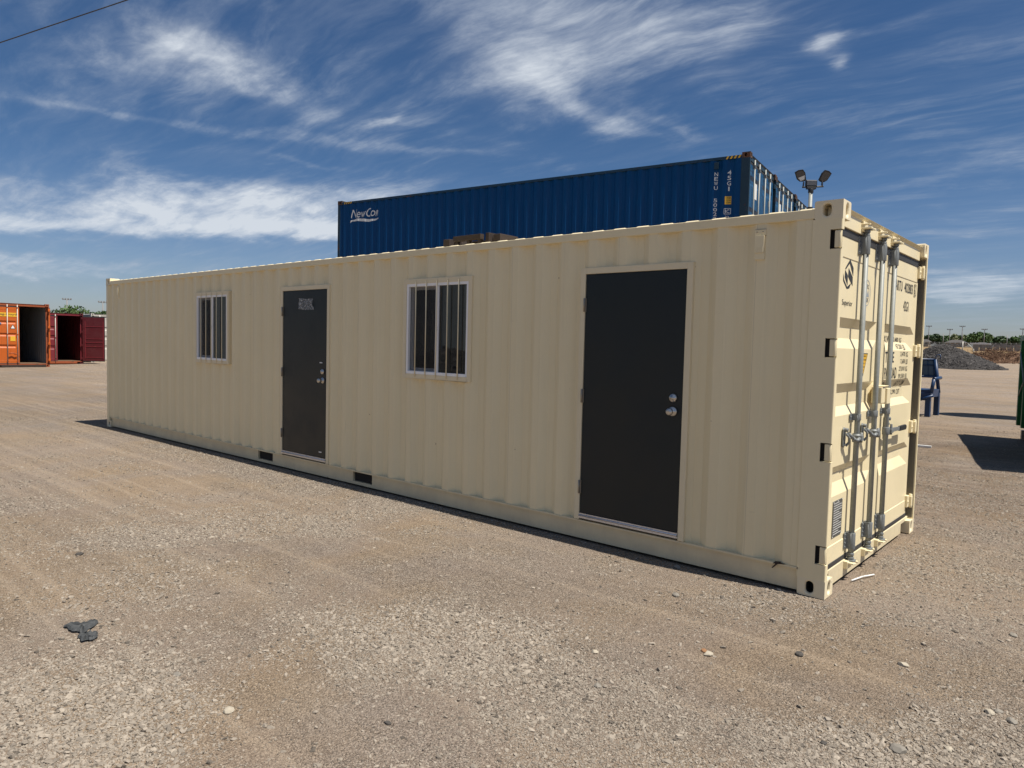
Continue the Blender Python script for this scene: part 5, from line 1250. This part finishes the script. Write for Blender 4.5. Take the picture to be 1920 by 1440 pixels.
# posts on the field
pw = thing('white_post', 'white post on the dry field behind the rock heap', 'post', (-20.0, 133.1, 1.75)); obj('pole', MB().tube((0,0,0),(0,0,2.1),0.09,n=8), M_offwhite, pw)
pw = thing('leaning_boom', 'pale leaning boom pole right of the white post', 'pole', (-18.6, 134.3, 2.6)); g = MB().tube((0,0,0),(-0.9,0.2,0.95),0.06,n=8); g.tube((0.05,0,-0.7),(0.0,0,0.05),0.05,n=8); obj('boom', g, M_offwhite, pw)
# far fence: posts, rail and boards
fc = thing('yard_fence', 'dark chain link fence with grey and faded boards along the far side', 'fence', (0, 0, 0))
fx = np.linspace(-50, -6, 45)
for i, x in enumerate(fx):
    y = 203 + (x + 44) * 0.9; z = float(ground_h(np.array(x), np.array(y)))
    obj('fence_post', MB().tube((x, y, z - 0.1), (x, y, z + 1.35), 0.06, n=6), M_fence, fc)
g = MB()
for a, b in zip(fx[:-1], fx[1:]):
    ya, yb = 203 + (a + 44) * 0.9, 203 + (b + 44) * 0.9; za, zb = (float(ground_h(np.array(q), np.array(w))) for q, w in ((a, ya), (b, yb)))
    for k in range(9):
        u = k / 9; xx = a + (b - a) * u; yy = ya + (yb - ya) * u; zz_ = za + (zb - za) * u; g.box(xx - 0.03, xx + 0.03, yy - 0.01, yy + 0.01, zz_, zz_ + 1.25)
    for h_ in (0.1, 0.7, 1.25): g.add([(a, ya, za + h_), (b, yb, zb + h_), (b, yb, zb + h_ + 0.05), (a, ya, za + h_ + 0.05)], [(0, 1, 2, 3)])
obj('fence_mesh', g, M_fence, fc, recalc=False)['kind'] = 'stuff'
fb = thing('board_fence', 'low grey and faded red board fence behind the brushwood heap', 'fence', (0, 0, 0))
for i in range(26):
    x = -20.0 + i * 0.95; y = 143 + (x + 20) * 0.45; z = float(ground_h(np.array(x), np.array(y)))
    obj('board', MB().box(x, x + 0.9, y, y + 0.05, z - 0.3, z + 1.15 + 0.1 * math.sin(i * 2.3)), (M_redpanel if 9 <= i <= 13 else M_fencepanel), fb)
wl = thing('white_rail', 'white horizontal panel edge above the board fence', 'panel', (-18.9, 142.3, 3.55)); obj('panel', MB().box(-1.5, 1.6, 0, 0.1, 0, 0.22), M_white, wl)

# ------------------------------------------------------------ added behind the viewer, unseen, for the glass to mirror
wh = thing('added_warehouse', 'added big grey clad warehouse, unseen behind the viewer, mirrored in the windows', 'added_warehouse', (-24.0, -30.0, 0), rz=math.radians(-20))
pr = corr_profile(-34, 12, 1.2, 0.35, 0.08, 0.69)
mb = corr_wall(pr, 0, 9.0, (), lambda k: 0.0 - 0.08 * k); obj('added_cladding', mb, M_shed, wh)
obj('added_shell', MB().box(-34, 12, -14, -0.2, 0, 9.1), M_shed, wh)
tk2 = thing('added_white_tank', 'added white horizontal tank, unseen behind the viewer by the warehouse', 'tank', (-14.5, -17.5, 0), rz=math.radians(-20))
obj('tank_shell', MB().lathe((-2.2, 0, 1.5), (1, 0, 0), [(0, 0), (0.05, 0.5), (0.3, 0.8), (4.1, 0.8), (4.35, 0.5), (4.4, 0)], 28), M_offwhite, tk2)
for x in (-1.3, 1.3): obj('added_cradle', MB().box(x - 0.15, x + 0.15, -0.5, 0.5, 0, 0.85), M_hinge, tk2)
heap('added_rubble_heap', (-20.0, -15.8), 4.5, 3.5, 1.5, 2500, 0.05, 0.28, 'added pale rubble heap, unseen behind the viewer, mirrored in the window', 8)
